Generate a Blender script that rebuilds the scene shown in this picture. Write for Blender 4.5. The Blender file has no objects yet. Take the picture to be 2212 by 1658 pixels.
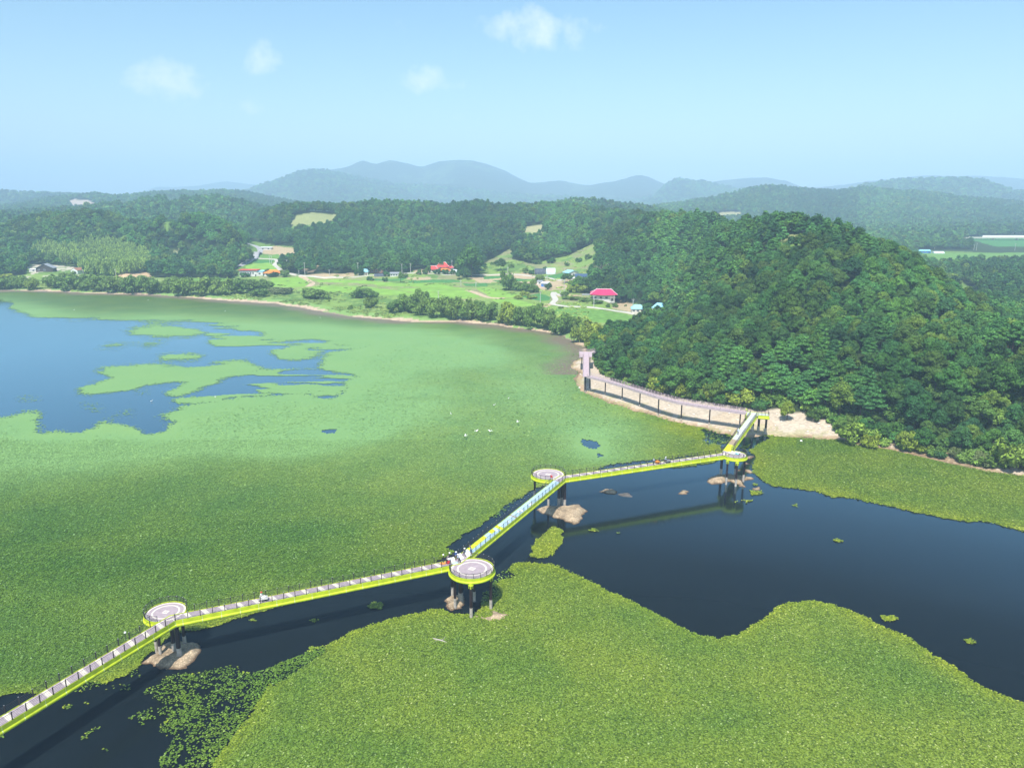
import bpy, math, random
import numpy as np
from mathutils import Vector, Matrix
R = math.radians
scene = bpy.context.scene
col = scene.collection
random.seed(7); rng = np.random.default_rng(7)

# ---------------------------------------------------------------- camera, sky, sun, exposure
CAMZ = 75.0; PITCH = R(13.5); FV = 1640.0; VW, VH = 2212.0, 1658.0
cd = bpy.data.cameras.new('camera'); cam = bpy.data.objects.new('camera', cd); col.objects.link(cam)
cam.location = (0, 0, CAMZ); cam.rotation_euler = (math.pi/2 - PITCH, 0, 0)
cd.sensor_fit = 'HORIZONTAL'; cd.sensor_width = 36; cd.lens = 36*FV/VW
cd.clip_start = 0.5; cd.clip_end = 60000
scene.camera = cam
SUN_EL, SUN_DIR = R(59), (-0.28, -0.96)
sl = bpy.data.lights.new('sun', 'SUN'); sun = bpy.data.objects.new('sun', sl); col.objects.link(sun)
sl.energy = 4.9; sl.angle = R(0.5); sl.color = (1.0, 0.955, 0.88)
sv = Vector((SUN_DIR[0]*math.cos(SUN_EL), SUN_DIR[1]*math.cos(SUN_EL), math.sin(SUN_EL)))
sun.rotation_euler = sv.to_track_quat('Z', 'Y').to_euler(); sun.location = (0, -200, 600)
scene.view_settings.view_transform = 'Standard'; scene.view_settings.look = 'None'
scene.view_settings.exposure = 0.55; scene.view_settings.gamma = 1
cy = scene.cycles
cy.max_bounces = 5; cy.diffuse_bounces = 2; cy.glossy_bounces = 2; cy.transmission_bounces = 2
cy.transparent_max_bounces = 6; cy.volume_bounces = 2; cy.use_denoising = True
cy.sample_clamp_indirect = 4.0
HAZE_D = 0.00023; HAZE_C = (0.55, 0.78, 1.0, 1)

SP, CP_ = math.sin(PITCH), math.cos(PITCH)
def G(vx, vy, z=0.0):                     # photograph point -> world point on the level z
    a = (vx-VW/2)/FV; b = (vy-VH/2)/FV
    t = (CAMZ-z)/(SP+b*CP_)
    return Vector((a*t, (CP_-b*SP)*t, z))
def RAY(vx, vy, d):                       # world point at depth d
    a = (vx-VW/2)/FV; b = (vy-VH/2)/FV
    return Vector((a*d, (CP_-b*SP)*d, CAMZ-(SP+b*CP_)*d))
def proj(X, Y, Z):
    dz = Z-CAMZ
    d = Y*CP_-dz*SP
    u = -dz*CP_-Y*SP
    return VW/2+FV*X/d, VH/2+FV*u/d

world = bpy.data.worlds.new('World'); scene.world = world; world.use_nodes = True
wt = world.node_tree; wn, wl = wt.nodes, wt.links
for n in list(wn): wn.remove(n)
def wnode(t, **kw):
    n = wn.new(t)
    for k, v in kw.items(): setattr(n, k, v)
    return n
wo = wnode('ShaderNodeOutputWorld'); bg = wnode('ShaderNodeBackground'); bg.inputs[1].default_value = 0.12
sky = wnode('ShaderNodeTexSky', sky_type='NISHITA', sun_disc=False, sun_elevation=SUN_EL, sun_rotation=math.atan2(*SUN_DIR))
sky.air_density = 1.15; sky.dust_density = 1.0; sky.ozone_density = 1.6; sky.altitude = 50
hs = wnode('ShaderNodeHueSaturation'); hs.inputs['Saturation'].default_value = 1.2; hs.inputs['Hue'].default_value = 0.492
wl.new(sky.outputs[0], hs.inputs['Color'])
geo = wnode('ShaderNodeNewGeometry')
tc = wnode('ShaderNodeTexCoord')
# clouds: a few soft puffs, each a direction in the sky
def vm(op, a, b=None):
    n = wnode('ShaderNodeVectorMath', operation=op)
    for i, s in enumerate((a, b)):
        if s is None: continue
        if isinstance(s, (tuple, Vector)): n.inputs[i].default_value = tuple(s)
        else: wl.new(s, n.inputs[i])
    return n
def mm(op, a, b=None, clamp=False):
    n = wnode('ShaderNodeMath', operation=op); n.use_clamp = clamp
    for i, s in enumerate((a, b)):
        if s is None: continue
        if isinstance(s, (int, float)): n.inputs[i].default_value = s
        else: wl.new(s, n.inputs[i])
    return n.outputs[0]
nz1 = wnode('ShaderNodeTexNoise'); nz1.inputs['Scale'].default_value = 30; nz1.inputs['Detail'].default_value = 9; nz1.inputs['Roughness'].default_value = 0.58
wl.new(tc.outputs['Generated'], nz1.inputs['Vector'])
total = None
for (vx, vy, rx, ry, st) in [(350,172,62,34,1.0),(405,190,60,20,.6),(572,126,45,27,.8),(1140,62,85,36,1.0),(1120,40,45,30,.9),(1225,68,80,24,.7),(1160,92,120,18,.5),
                             (915,172,42,26,.8),(960,182,50,12,.4),(520,232,70,14,.55),(400,228,120,14,.35),(872,63,22,16,.35),(680,160,40,12,.3),(762,156,22,20,.25),(985,262,26,14,.3),(700,300,160,26,.16),(1350,290,200,30,.12)]:
    d0 = (RAY(vx, vy, 1)-Vector((0,0,CAMZ))).normalized()
    rt = Vector((1,0,0)); up = rt.cross(d0).normalized(); up = up if up.z > 0 else -up
    rt = d0.cross(up).normalized()
    a = vm('DOT_PRODUCT', tc.outputs['Generated'], rt*(FV*.93/rx)).outputs['Value']
    b = vm('DOT_PRODUCT', tc.outputs['Generated'], up*(FV*.93/ry)).outputs['Value']
    c = mm('SUBTRACT', a, float((d0.dot(rt))*(FV*.93/rx)))
    d = mm('SUBTRACT', b, float((d0.dot(up))*(FV*.93/ry)))
    r2 = mm('ADD', mm('MULTIPLY', c, c), mm('MULTIPLY', d, d))
    f = mm('MULTIPLY', mm('SUBTRACT', 1.0, mm('MULTIPLY', r2, 0.55), True), st)
    total = f if total is None else mm('MAXIMUM', total, f)
fac = mm('MULTIPLY', mm('SUBTRACT', mm('ADD', mm('MULTIPLY', nz1.outputs[0], 3.4), mm('MULTIPLY', total, 1.25)), 2.22), 0.85, True)
fac = mm('MULTIPLY', fac, mm('MINIMUM', mm('MULTIPLY', total, 2.5), 1.0))
fac = mm('MULTIPLY', fac, 0.62)
mx = wnode('ShaderNodeMix', data_type='RGBA'); wl.new(fac, mx.inputs[0]); wl.new(hs.outputs[0], mx.inputs[6]); mx.inputs[7].default_value = (7.6, 7.7, 8.1, 1)
wl.new(mx.outputs[2], bg.inputs[0]); wl.new(bg.outputs[0], wo.inputs[0])

# ---------------------------------------------------------------- helpers
def tag(o, label=None, cat=None, group=None, kind=None):
    if label: o['label'] = label
    if cat: o['category'] = cat
    if group: o['group'] = group
    if kind: o['kind'] = kind
    return o
def empty(name, loc=(0,0,0), rz=0.0, **kw):
    o = bpy.data.objects.new(name, None); col.objects.link(o); o.location = loc; o.rotation_euler = (0,0,rz)
    o.empty_display_size = 1.0
    return tag(o, **kw)
def link(name, me, mat=None, parent=None, **kw):
    o = bpy.data.objects.new(name, me); col.objects.link(o)
    if mat is not None:
        for m in (mat if isinstance(mat, (list, tuple)) else [mat]): me.materials.append(m)
    if parent is not None: o.parent = parent
    return tag(o, **kw)
def copy_tree(o, parent=None):
    c = o.copy(); col.objects.link(c); c.parent = parent
    for ch in KIDS.get(o.name, []):
        copy_tree(ch, c)
    return c
KIDS = {}
def kids(root):
    KIDS[root.name] = list(root.children)
    for c in root.children: kids(c)
def np_mesh(name, V, F, smooth=False, attrs=None, mats=None):
    V = np.asarray(V, dtype=np.float32); F = np.asarray(F, dtype=np.int32)
    me = bpy.data.meshes.new(name)
    n, k = F.shape
    me.vertices.add(len(V)); me.vertices.foreach_set('co', V.ravel())
    me.loops.add(n*k); me.loops.foreach_set('vertex_index', F.ravel())
    me.polygons.add(n); me.polygons.foreach_set('loop_start', np.arange(0, n*k, k, dtype=np.int32))
    me.polygons.foreach_set('loop_total', np.full(n, k, dtype=np.int32))
    me.polygons.foreach_set('use_smooth', np.full(n, smooth, dtype=bool))
    if mats is not None: me.polygons.foreach_set('material_index', np.asarray(mats, dtype=np.int32))
    for an, (ty, dat) in (attrs or {}).items():
        a = me.attributes.new(an, ty, 'POINT')
        if ty == 'FLOAT': a.data.foreach_set('value', np.asarray(dat, dtype=np.float32).ravel())
        elif ty == 'INT': a.data.foreach_set('value', np.asarray(dat, dtype=np.int32).ravel())
        elif ty == 'FLOAT_COLOR': a.data.foreach_set('color', np.asarray(dat, dtype=np.float32).ravel())
    me.update(calc_edges=True)
    return me
class MB:
    def __init__(s): s.v = []; s.f = []; s.m = []; s.sm = []
    def add(s, vs, fs, m=0, smooth=False):
        b = len(s.v); s.v += [tuple(v) for v in vs]
        for f in fs: s.f.append(tuple(i+b for i in f)); s.m.append(m); s.sm.append(smooth)
    def box(s, c, d, rz=0.0, m=0, top=1.0):
        cx, cyy, cz = c; hx, hy, hz = d[0]/2, d[1]/2, d[2]/2; ca, sa = math.cos(rz), math.sin(rz)
        vs = []
        for z, k in ((-hz, 1), (hz, top)):
            for x, y in ((-hx,-hy),(hx,-hy),(hx,hy),(-hx,hy)):
                x, y = x*k, y*k
                vs.append((cx+x*ca-y*sa, cyy+x*sa+y*ca, cz+z))
        s.add(vs, [(3,2,1,0),(4,5,6,7),(0,1,5,4),(1,2,6,5),(2,3,7,6),(3,0,4,7)], m); return s
    def tube(s, a, b, r0, r1=None, n=8, m=0, caps=True, smooth=True):
        a, b = Vector(a), Vector(b); r1 = r0 if r1 is None else r1
        d = (b-a).normalized(); u = d.orthogonal().normalized(); w = d.cross(u)
        vs = []
        for p, r in ((a, r0), (b, r1)):
            for i in range(n):
                t = 2*math.pi*i/n; vs.append(p+u*(r*math.cos(t))+w*(r*math.sin(t)))
        s.add(vs, [(i, (i+1) % n, n+(i+1) % n, n+i) for i in range(n)], m, smooth)
        if caps:
            s.add(vs[:n], [tuple(range(n-1, -1, -1))], m); s.add(vs[n:], [tuple(range(n))], m)
        return s
    def path(s, pts, r, n=6, m=0):
        for a, b in zip(pts[:-1], pts[1:]): s.tube(a, b, r, r, n, m)
        return s
    def lathe(s, prof, c=(0,0,0), n=16, m=0, smooth=True, a0=0.0, a1=2*math.pi):
        full = abs(a1-a0-2*math.pi) < 1e-6; k = n if full else n+1
        vs = [(c[0]+r*math.cos(a0+(a1-a0)*i/n), c[1]+r*math.sin(a0+(a1-a0)*i/n), c[2]+z) for r, z in prof for i in range(k)]
        fs = []
        for j in range(len(prof)-1):
            for i in range(n):
                i2 = (i+1) % k
                fs.append((j*k+i, j*k+i2, (j+1)*k+i2, (j+1)*k+i))
        s.add(vs, fs, m, smooth); return s
    def prism(s, poly, z0, z1, m=0):
        n = len(poly)
        s.add([(x, y, z0) for x, y in poly]+[(x, y, z1) for x, y in poly],
              [tuple(range(n-1,-1,-1)), tuple(range(n, 2*n))]+[(i, (i+1) % n, n+(i+1) % n, n+i) for i in range(n)], m); return s
    def mesh(s, name):
        me = bpy.data.meshes.new(name); me.from_pydata(s.v, [], s.f); me.update()
        me.polygons.foreach_set('material_index', s.m); me.polygons.foreach_set('use_smooth', s.sm)
        return me
    def build(s, name, mat, parent=None, loc=None, rz=0, **kw):
        o = link(name, s.mesh(name), mat, parent, **kw)
        if loc is not None: o.location = loc; o.rotation_euler = (0,0,rz)
        return o

# ---------------------------------------------------------------- materials
def mat(name, color, rough=0.6, spec=0.3, metal=0.0, noise=None, bump=None, attr=None, coat=0.0):
    """noise=(scale, amount, detail): darkens and lightens the colour; bump=(scale, distance)"""
    m = bpy.data.materials.new(name); m.use_nodes = True; t = m.node_tree; N, L = t.nodes, t.links
    b = N['Principled BSDF']; b.inputs['Roughness'].default_value = rough; b.inputs['Specular IOR Level'].default_value = spec
    b.inputs['Metallic'].default_value = metal; b.inputs['Base Color'].default_value = (*color, 1)
    g = N.new('ShaderNodeTexCoord')
    if noise:
        nz = N.new('ShaderNodeTexNoise'); nz.inputs['Scale'].default_value = noise[0]; nz.inputs['Detail'].default_value = noise[2] if len(noise) > 2 else 4
        L.new(g.outputs['Object'], nz.inputs['Vector'])
        r = N.new('ShaderNodeValToRGB'); a = noise[1]
        r.color_ramp.elements[0].position = 0.3; r.color_ramp.elements[1].position = 0.7
        r.color_ramp.elements[0].color = (*[max(0, c*(1-a)) for c in color], 1); r.color_ramp.elements[1].color = (*[min(1, c*(1+a)) for c in color], 1)
        L.new(nz.outputs[0], r.inputs[0]); L.new(r.outputs[0], b.inputs['Base Color'])
    if bump:
        nb = N.new('ShaderNodeTexNoise'); nb.inputs['Scale'].default_value = bump[0]; nb.inputs['Detail'].default_value = 3
        L.new(g.outputs['Object'], nb.inputs['Vector'])
        bn = N.new('ShaderNodeBump'); bn.inputs['Distance'].default_value = bump[1]; bn.inputs['Strength'].default_value = 0.6
        L.new(nb.outputs[0], bn.inputs['Height']); L.new(bn.outputs[0], b.inputs['Normal'])
    return m
M = {}
M['lime'] = mat('lime paint', (0.47, 0.56, 0.015), 0.5, 0.3, noise=(0.9, 0.2, 8))
M['rail'] = mat('dark bronze rail metal', (0.03, 0.026, 0.028), 0.45, 0.4)
M['silver'] = mat('post cap', (0.6, 0.6, 0.6), 0.3, 0.5, 0.6)
M['steel'] = mat('maroon painted steel pile', (0.022, 0.010, 0.012), 0.55, 0.3, noise=(1.5, 0.3))
M['concrete'] = mat('concrete pile foot', (0.40, 0.36, 0.31), 0.85, 0.1, noise=(2.0, 0.25))
M['mauve'] = mat('mauve rubber paving', (0.36, 0.295, 0.315), 0.8, 0.15, noise=(1.3, 0.12, 6))
M['plank'] = mat('mauve wood deck', (0.36, 0.30, 0.325), 0.75, 0.2, noise=(3, 0.2))
M['cream'] = mat('cream paving', (0.66, 0.60, 0.52), 0.8, 0.15, noise=(2.0, 0.08))
M['white'] = mat('white', (0.8, 0.8, 0.78), 0.6, 0.3)
M['board'] = mat('mauve boardwalk wood', (0.47, 0.37, 0.39), 0.75, 0.2, noise=(1.2, 0.12))
M['bluefilm'] = mat('pale blue protective film', (0.42, 0.58, 0.66), 0.35, 0.5, noise=(0.8, 0.2, 6), bump=(1.5, 0.05))
M['greyfilm'] = mat('grey protective sheet', (0.52, 0.55, 0.50), 0.6, 0.3, noise=(1.0, 0.15, 6))
M['tan'] = mat('tan bare deck board', (0.36, 0.28, 0.19), 0.8, 0.2, noise=(2.0, 0.2))
M['brightlime'] = mat('fresh lime sheet', (0.66, 0.80, 0.02), 0.5, 0.3, noise=(1.0, 0.1))
M['bark'] = mat('bark', (0.10, 0.075, 0.055), 0.9, 0.1, noise=(3, 0.3))
M['deadwood'] = mat('pale dead wood', (0.42, 0.38, 0.34), 0.9, 0.1)
M['glass'] = mat('window glass', (0.05, 0.07, 0.09), 0.08, 0.6)
M['sandrock'] = mat('sandy gravel', (0.42, 0.32, 0.21), 0.95, 0.1, noise=(0.55, 0.42, 9), bump=(1.2, 0.5))
_t = M['sandrock'].node_tree; _n, _l = _t.nodes, _t.links          # wet dark waterline on islets and rocks
_g = _n.new('ShaderNodeNewGeometry'); _s = _n.new('ShaderNodeSeparateXYZ'); _l.new(_g.outputs['Position'], _s.inputs[0]); _r = _n.new('ShaderNodeMapRange'); _r.inputs[1].default_value = .04; _r.inputs[2].default_value = .26; _l.new(_s.outputs[2], _r.inputs[0])
_m = _n.new('ShaderNodeMix'); _m.data_type = 'RGBA'; _c = _n['Principled BSDF'].inputs['Base Color'].links[0].from_socket; _l.new(_r.outputs[0], _m.inputs[0]); _m.inputs[6].default_value = (.15, .095, .055, 1); _l.new(_c, _m.inputs[7])
_v = _n.new('ShaderNodeTexVoronoi'); _v.inputs['Scale'].default_value = 2.6; _l.new(_g.outputs['Position'], _v.inputs['Vector']); _q = _n.new('ShaderNodeMapRange'); _q.inputs[1].default_value = .05; _q.inputs[2].default_value = .5; _q.inputs[3].default_value = 1.25; _q.inputs[4].default_value = .72; _l.new(_v.outputs[0], _q.inputs[0])
_x = _n.new('ShaderNodeVectorMath'); _x.operation = 'SCALE'; _l.new(_m.outputs[2], _x.inputs[0]); _l.new(_q.outputs[0], _x.inputs['Scale']); _l.new(_x.outputs[0], _n['Principled BSDF'].inputs['Base Color'])
M['seam'] = mat('worn pale lime at the joints', (0.62, 0.68, 0.30), 0.6, 0.3, noise=(4, .3))
M['darkrock'] = mat('dark grey rock', (0.10, 0.09, 0.08), 0.7, 0.3, noise=(1, 0.4), bump=(2, 0.3))  # much darker base colour than the sandy rocks

# numpy noise
def _hash(i, j, s):
    h = (i*374761393 + j*668265263 + s*1274126177) & 0x7fffffff
    h = ((h ^ (h >> 13))*1103515245) & 0x7fffffff
    h = ((h ^ (h >> 16))*69069) & 0x7fffffff
    return (h & 0xffff)/65535.0
def vnoise(x, y, s=0):
    x = np.asarray(x, dtype=np.float64); y = np.asarray(y, dtype=np.float64)
    i = np.floor(x).astype(np.int64); j = np.floor(y).astype(np.int64); fx = x-i; fy = y-j
    fx = fx*fx*(3-2*fx); fy = fy*fy*(3-2*fy)
    a = _hash(i, j, s); b = _hash(i+1, j, s); c = _hash(i, j+1, s); d = _hash(i+1, j+1, s)
    return (a+(b-a)*fx)*(1-fy)+(c+(d-c)*fx)*fy
def fbm(x, y, s=0, o=4):
    r = 0; a = 0.5; t = 0
    for k in range(o):
        r = r+a*vnoise(x*2**k+17.3*k, y*2**k-9.1*k, s+k); t += a; a *= 0.55
    return r/t
def inpoly(P, X, Y):
    P = np.asarray(P, dtype=np.float64); c = np.zeros(X.shape, bool)
    m = (X >= P[:,0].min()) & (X <= P[:,0].max()) & (Y >= P[:,1].min()) & (Y <= P[:,1].max())
    if not m.any(): return c
    x, y = X[m], Y[m]; q = np.zeros(x.shape, bool)
    x0, y0 = P[-1]
    for x1, y1 in P:
        if y0 != y1:
            q ^= ((y0 > y) != (y1 > y)) & (x < (x1-x0)*(y-y0)/(y1-y0)+x0)
        x0, y0 = x1, y1
    c[m] = q
    return c
def sstep(a, b, x):
    t = np.clip((x-a)/(b-a), 0, 1); return t*t*(3-2*t)
# ---------------------------------------------------------------- the lie of the land
SHORE = [(-300,628),(-100,627),(0,628),(110,630),(226,635),(342,638),(513,652),(600,657),(702,675),(756,685),(890,696),(986,696),(1078,704),(1208,723),(1256,750),
         (1262,766),(1236,783),(1228,790),(1244,802),(1238,818),(1246,846),(1290,862),(1340,878),(1400,897),(1470,916),(1530,930),(1565,939),(1620,944),(1655,940),(1730,946),(1812,951),
         (1870,966),(1930,976),(1990,991),(2060,1007),(2140,1021),(2212,1030),(2400,1058),(2600,1080)]
LAKE = [tuple(G(x, y)[:2]) for x, y in SHORE]+[(260,120),(400,-260),(-1500,-260),(-1500,660)]
ctrl = []
def cz(*a):
    for x, y, z in a:
        p = G(x, y, z); ctrl.append((p.x, p.y, z))
def ridge(d, pts, th=9.0, step=26):
    """a skyline traced at depth d (or per point), tree tops th metres above the ground"""
    P = [(p[0], p[1], p[2] if len(p) > 2 else d) for p in pts]
    for (x0,y0,d0),(x1,y1,d1) in zip(P[:-1], P[1:]):
        n = max(1, int(abs(x1-x0)/(step if d0 < 3000 else 9)))
        for i in range(n):
            t = i/n; p = RAY(x0+(x1-x0)*t, y0+(y1-y0)*t, d0+(d1-d0)*t); ctrl.append((p.x, p.y, p.z-th))
    p = RAY(*P[-1][:2], P[-1][2]); ctrl.append((p.x, p.y, p.z-th))
cz(*[(x, y, 0.4) for x, y in SHORE[::2]])
cz((200,760,-1),(600,760,-1),(900,900,-1),(400,1100,-1),(1300,960,-1),(1600,1200,-1),(1000,1500,-1),(2000,1300,-1),(300,1600,-1),(2212,1500,-1),(1900,1100,-1),(-400,800,-1),(2700,1400,-1))
# shore plain and village
cz((0,600,3),(100,603,3),(250,602,3),(400,610,2.5),(560,604,3),(540,592,4),(700,600,4),(620,590,6),(850,600,5),(960,592,6),(800,640,2),(1000,640,2.5),(1100,620,4),(1180,620,4.5),(1200,650,3.5),
   (1100,665,1.8),(1250,662,3.2),(1300,648,6),(1385,672,3),(1310,690,1.8),(1240,612,6),(1160,592,7),(1050,602,5),(90,587,6),(165,592,5),(-200,600,3),(1060,575,11),(1110,560,16),(1250,575,12),
   (640,600,4),(590,575,8),(545,548,14),(545,527,20),(590,536,18),(640,545,17),(1424,670,5),(700,585,9),(900,578,11),(270,590,8),(880,592,8))
# right hill
ridge(0, [(1404,463,820),(1458,462,760),(1525,468,640),(1600,466,560),(1660,461,500),(1715,462,470),(1765,468,455),(1817,479,440),(1915,515,420),(1970,548,400),(2017,585,385),(2080,643,370),(2134,668,350),(2212,702,335),(2400,790,320)], 10)
ridge(0, [(1340,640,560),(1400,600,560),(1450,560,600),(1500,540,610)], 9)
ridge(0, [(1420,690,450),(1500,640,430),(1600,610,400),(1700,620,345),(1850,660,330),(1980,715,310)], 9)
for x_, y_, zf in [(1600,620,26),(1660,640,28),(1715,600,30),(1765,590,28),(1817,570,24),(1915,545,16),(1970,520,12),(2017,500,9),(2080,480,8),(2134,460,7),(2212,440,7),(2400,430,6), (1480,980,30),(1540,900,26),(1600,820,22),(1700,760,18),(1800,700,14),(1900,660,8),(1440,1150,34),(1560,1080,24)]:
    ctrl.append(((x_-VW/2)/FV*y_, y_, zf))
for x_, y_ in [(1860,962),(1930,976),(1990,991),(2060,1007),(2140,1021),(2212,1030),(2300,1043),(2400,1058)]:
    q_ = G(x_, y_, 0); ctrl.append((q_.x+10, q_.y+30, 12)); ctrl.append((q_.x+24, q_.y+62, 21))
for x_ in range(-300, 560, 120): ctrl.append(((x_-VW/2)/FV*1240, 1240, 22))
for x_ in range(620, 1180, 120): ctrl.append(((x_-VW/2)/FV*1380, 1380, 34))
cz((1330,740,3),(1400,800,4),(1500,845,4),(1620,875,4),(1760,895,4),(1830,925,3),(1960,955,4))
# right valley behind it
cz((2100,552,5),(2212,552,5),(1990,548,6),(2100,610,4),(2212,650,3),(2130,640,3),(2300,600,4),(2500,640,4),(2212,522,8),(2080,518,9),(2212,500,14),(2130,505,14),(2300,520,9))
# left hills
ridge(980, [(-300,470),(-100,480),(0,477),(61,481),(120,472),(191,464),(250,468),(290,477),(320,483,950),(359,471,900),(410,474,900),(478,488,880),(526,512,870),(545,545,850)])
ridge(880, [(0,540),(120,535),(260,530),(360,525),(450,540)], 9)
ridge(1550, [(-200,470),(0,466),(44,464),(137,457),(190,450),(239,443),(273,448),(308,433),(369,430),(427,433),(478,431),(547,445),(570,455)])
# middle hills
ridge(1180, [(560,455,1300),(580,450),(615,442),(632,440),(666,436),(702,436),(756,436),(830,440),(890,443),(962,441),(985,434),(1003,431),(1044,432),(1064,441),(1109,444),(1157,441),(1200,446,1100),(1270,452,1050),(1334,458,950),(1404,463,820)])
ridge(1550, [(1180,441),(1232,439),(1260,436),(1307,441),(1334,448),(1386,452),(1420,458)])
ridge(930, [(640,510),(760,515),(880,520),(1000,520)], 9)
ridge(900, [(1180,520),(1260,500),(1340,490)], 9)
# bare floors between the ridges
for yv, z, xs in [(1300,42,(-300,0,300,700)), (1350,35,(900,1300)), (1900,30,(-300,0,300,600,900,1200)), (1350,12,(1850,2050,2250,2450)), (1750,14,(1500,1900,2100,2300)), (3200,25,range(-300,2600,300)), (4150,35,range(-300,2600,300)), (5700,50,range(-300,2600,300)), (7600,50,range(-300,2600,300)), (10500,60,range(-300,2600,300))]:
    for x in xs: ctrl.append(((x-VW/2)/FV*yv, yv, z))
ridge(2500, [(1404,450),(1470,443),(1550,430),(1608,410),(1678,406),(1755,412),(1787,417),(1824,415),(1879,407),(1922,411),(2025,422),(2098,432),(2212,441),(2400,450)], 6)
ridge(1900, [(1700,478),(1850,468),(2000,470),(2120,478),(2300,475)], 7)
ridge(3700, [(1830,412),(1871,402),(1908,394),(1988,392),(2043,390),(2116,395),(2164,409),(2212,419),(2350,425)], 3)
ridge(7000, [(1740,413),(1850,400),(1897,389),(2007,382),(2116,383),(2212,390),(2400,400)], 0)
ridge(6400, [(1500,402),(1514,393),(1587,387),(1656,384),(1696,391),(1747,409)], 0)
ridge(4900, [(1404,440),(1440,400),(1466,389),(1495,393),(1532,398),(1579,410),(1640,425)], 0)
ridge(4700, [(470,430),(504,422),(586,398),(650,373),(697,373),(762,390),(820,404),(900,425),(960,438)], 0)
ridge(6200, [(620,400),(703,370),(756,360),(770,350),(782,346),(795,349),(809,357),(825,349),(841,343),(885,351),(908,361),(949,349),(1025,350),(1084,369),(1143,396),(1207,387),(1277,400),(1330,392),(1385,377),(1404,382),(1433,397),(1480,412)], 0)
ridge(5200, [(880,400),(960,396),(1040,405),(1120,418),(1200,425)], 0)
ridge(8600, [(230,425),(299,417),(340,403),(398,404),(486,390),(562,398),(620,402)], 0)
ridge(3600, [(-300,425),(0,423),(123,425),(200,432)], 0)
ridge(2700, [(-100,452),(20,455),(70,439),(117,431),(160,424),(211,423),(252,432),(328,421),(410,420),(492,417),(560,428)], 3)
C = np.array(ctrl); CU = 3*C[:,0]/C[:,1]; CV = 1.5*np.log(C[:,1])
CH = C[:,2]
# heights far away are large: interpolate height/distance so the near ground stays calm
CHN = CH/C[:,1]*1000
D = np.hypot(CU[:,None]-CU[None], CV[:,None]-CV[None])
n = len(C); A = np.zeros((n+3, n+3)); A[:n,:n] = -D-0.002*0; A[:n,:n] -= 0; A[range(n), range(n)] += 0.001
A[:n,n] = A[n,:n] = 1; A[:n,n+1] = A[n+1,:n] = CU; A[:n,n+2] = A[n+2,:n] = CV
W = np.linalg.solve(A, np.concatenate([CHN, [0,0,0]]))
TN, YN = 1300, 720
TT = np.linspace(-1.1, 1.1, TN); LY = np.linspace(math.log(60), math.log(11800), YN)
gT, gL = np.meshgrid(TT, LY); gY = np.exp(gL); gX = gT*gY
H = np.empty(gX.shape)
for i in range(0, YN, 16):
    u = 3*gT[i:i+16].ravel(); v = 1.5*gL[i:i+16].ravel()
    k = -np.hypot(u[:,None]-CU[None], v[:,None]-CV[None])
    H[i:i+16] = ((k@W[:n])+W[n]+W[n+1]*u+W[n+2]*v).reshape(gX[i:i+16].shape)
H = H*gY/1000
def shore_dist(X, Y):
    P = np.array(LAKE); x, y = X.ravel(), Y.ravel(); best = np.full(x.shape, 1e9)
    for a, b in zip(P, np.roll(P, -1, 0)):
        d = b-a; t = np.clip(((x-a[0])*d[0]+(y-a[1])*d[1])/(d@d), 0, 1)
        best = np.minimum(best, np.hypot(x-a[0]-t*d[0], y-a[1]-t*d[1]))
    s = np.where(inpoly(P, x, y), -best, best)
    return s.reshape(X.shape)
near = gY < 1100
S = np.full(gX.shape, 999.0); S[near] = shore_dist(gX[near], gY[near])
Sw = S+np.where(near, (fbm(gX/9, gY/9, 3, 3)-.5)*5+(fbm(gX/2.5, gY/2.5, 5, 2)-.5)*1.6, 0)
far = sstep(60, 250, S)
nn = ((fbm(gX/70, gY/70, 11, 4)-.5)*9+(0.5-np.abs(fbm(gX/150, gY/150, 15, 3)-.5)*5)*9*sstep(620, 850, gY))*sstep(8, 40, H)*far*(gY < 3000)+(fbm(gX/420, gY/420, 21, 5)-.5)*np.clip(gY*0.008, 0, 55)*sstep(1800, 3500, gY)
H = H+nn+(fbm(gX/12, gY/12, 31, 3)-.5)*0.8*sstep(4, 20, S)
lo = np.minimum(0.11*Sw, 1.3)+0.03
Hl = lo+(np.maximum(H, lo)-lo)*sstep(3, 34, S)
H = np.where(Sw > 0, Hl, np.maximum(-2.2, 0.13*Sw)-0.06)
def height(X, Y):
    X = np.asarray(X, dtype=np.float64); Y = np.asarray(Y, dtype=np.float64)
    a = (np.clip(X/Y, -1.099, 1.099)+1.1)/2.2*(TN-1); b = (np.log(np.clip(Y, 60.1, 11790))-LY[0])/(LY[-1]-LY[0])*(YN-1)
    i = np.clip(a.astype(int), 0, TN-2); j = np.clip(b.astype(int), 0, YN-2); fa = a-i; fb = b-j
    return (H[j,i]*(1-fa)+H[j,i+1]*fa)*(1-fb)+(H[j+1,i]*(1-fa)+H[j+1,i+1]*fa)*fb
def hit(vx, vy, d0=90.0, d1=6000.0):
    """where the photograph point meets the ground"""
    d = np.geomspace(d0, d1, 1400); a = (vx-VW/2)/FV; b = (vy-VH/2)/FV
    X = a*d; Y = (CP_-b*SP)*d; Z = CAMZ-(SP+b*CP_)*d
    g = Z-np.maximum(height(X, Y), 0)
    k = np.nonzero(g <= 0)[0]
    if len(k) == 0: return Vector((X[-1], Y[-1], float(height(X[-1], Y[-1]))))
    k = max(1, k[0]); t = g[k-1]/(g[k-1]-g[k]+1e-9); 
    x = X[k-1]+(X[k]-X[k-1])*t; y = Y[k-1]+(Y[k]-Y[k-1])*t
    return Vector((x, y, float(height(x, y))))

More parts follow.
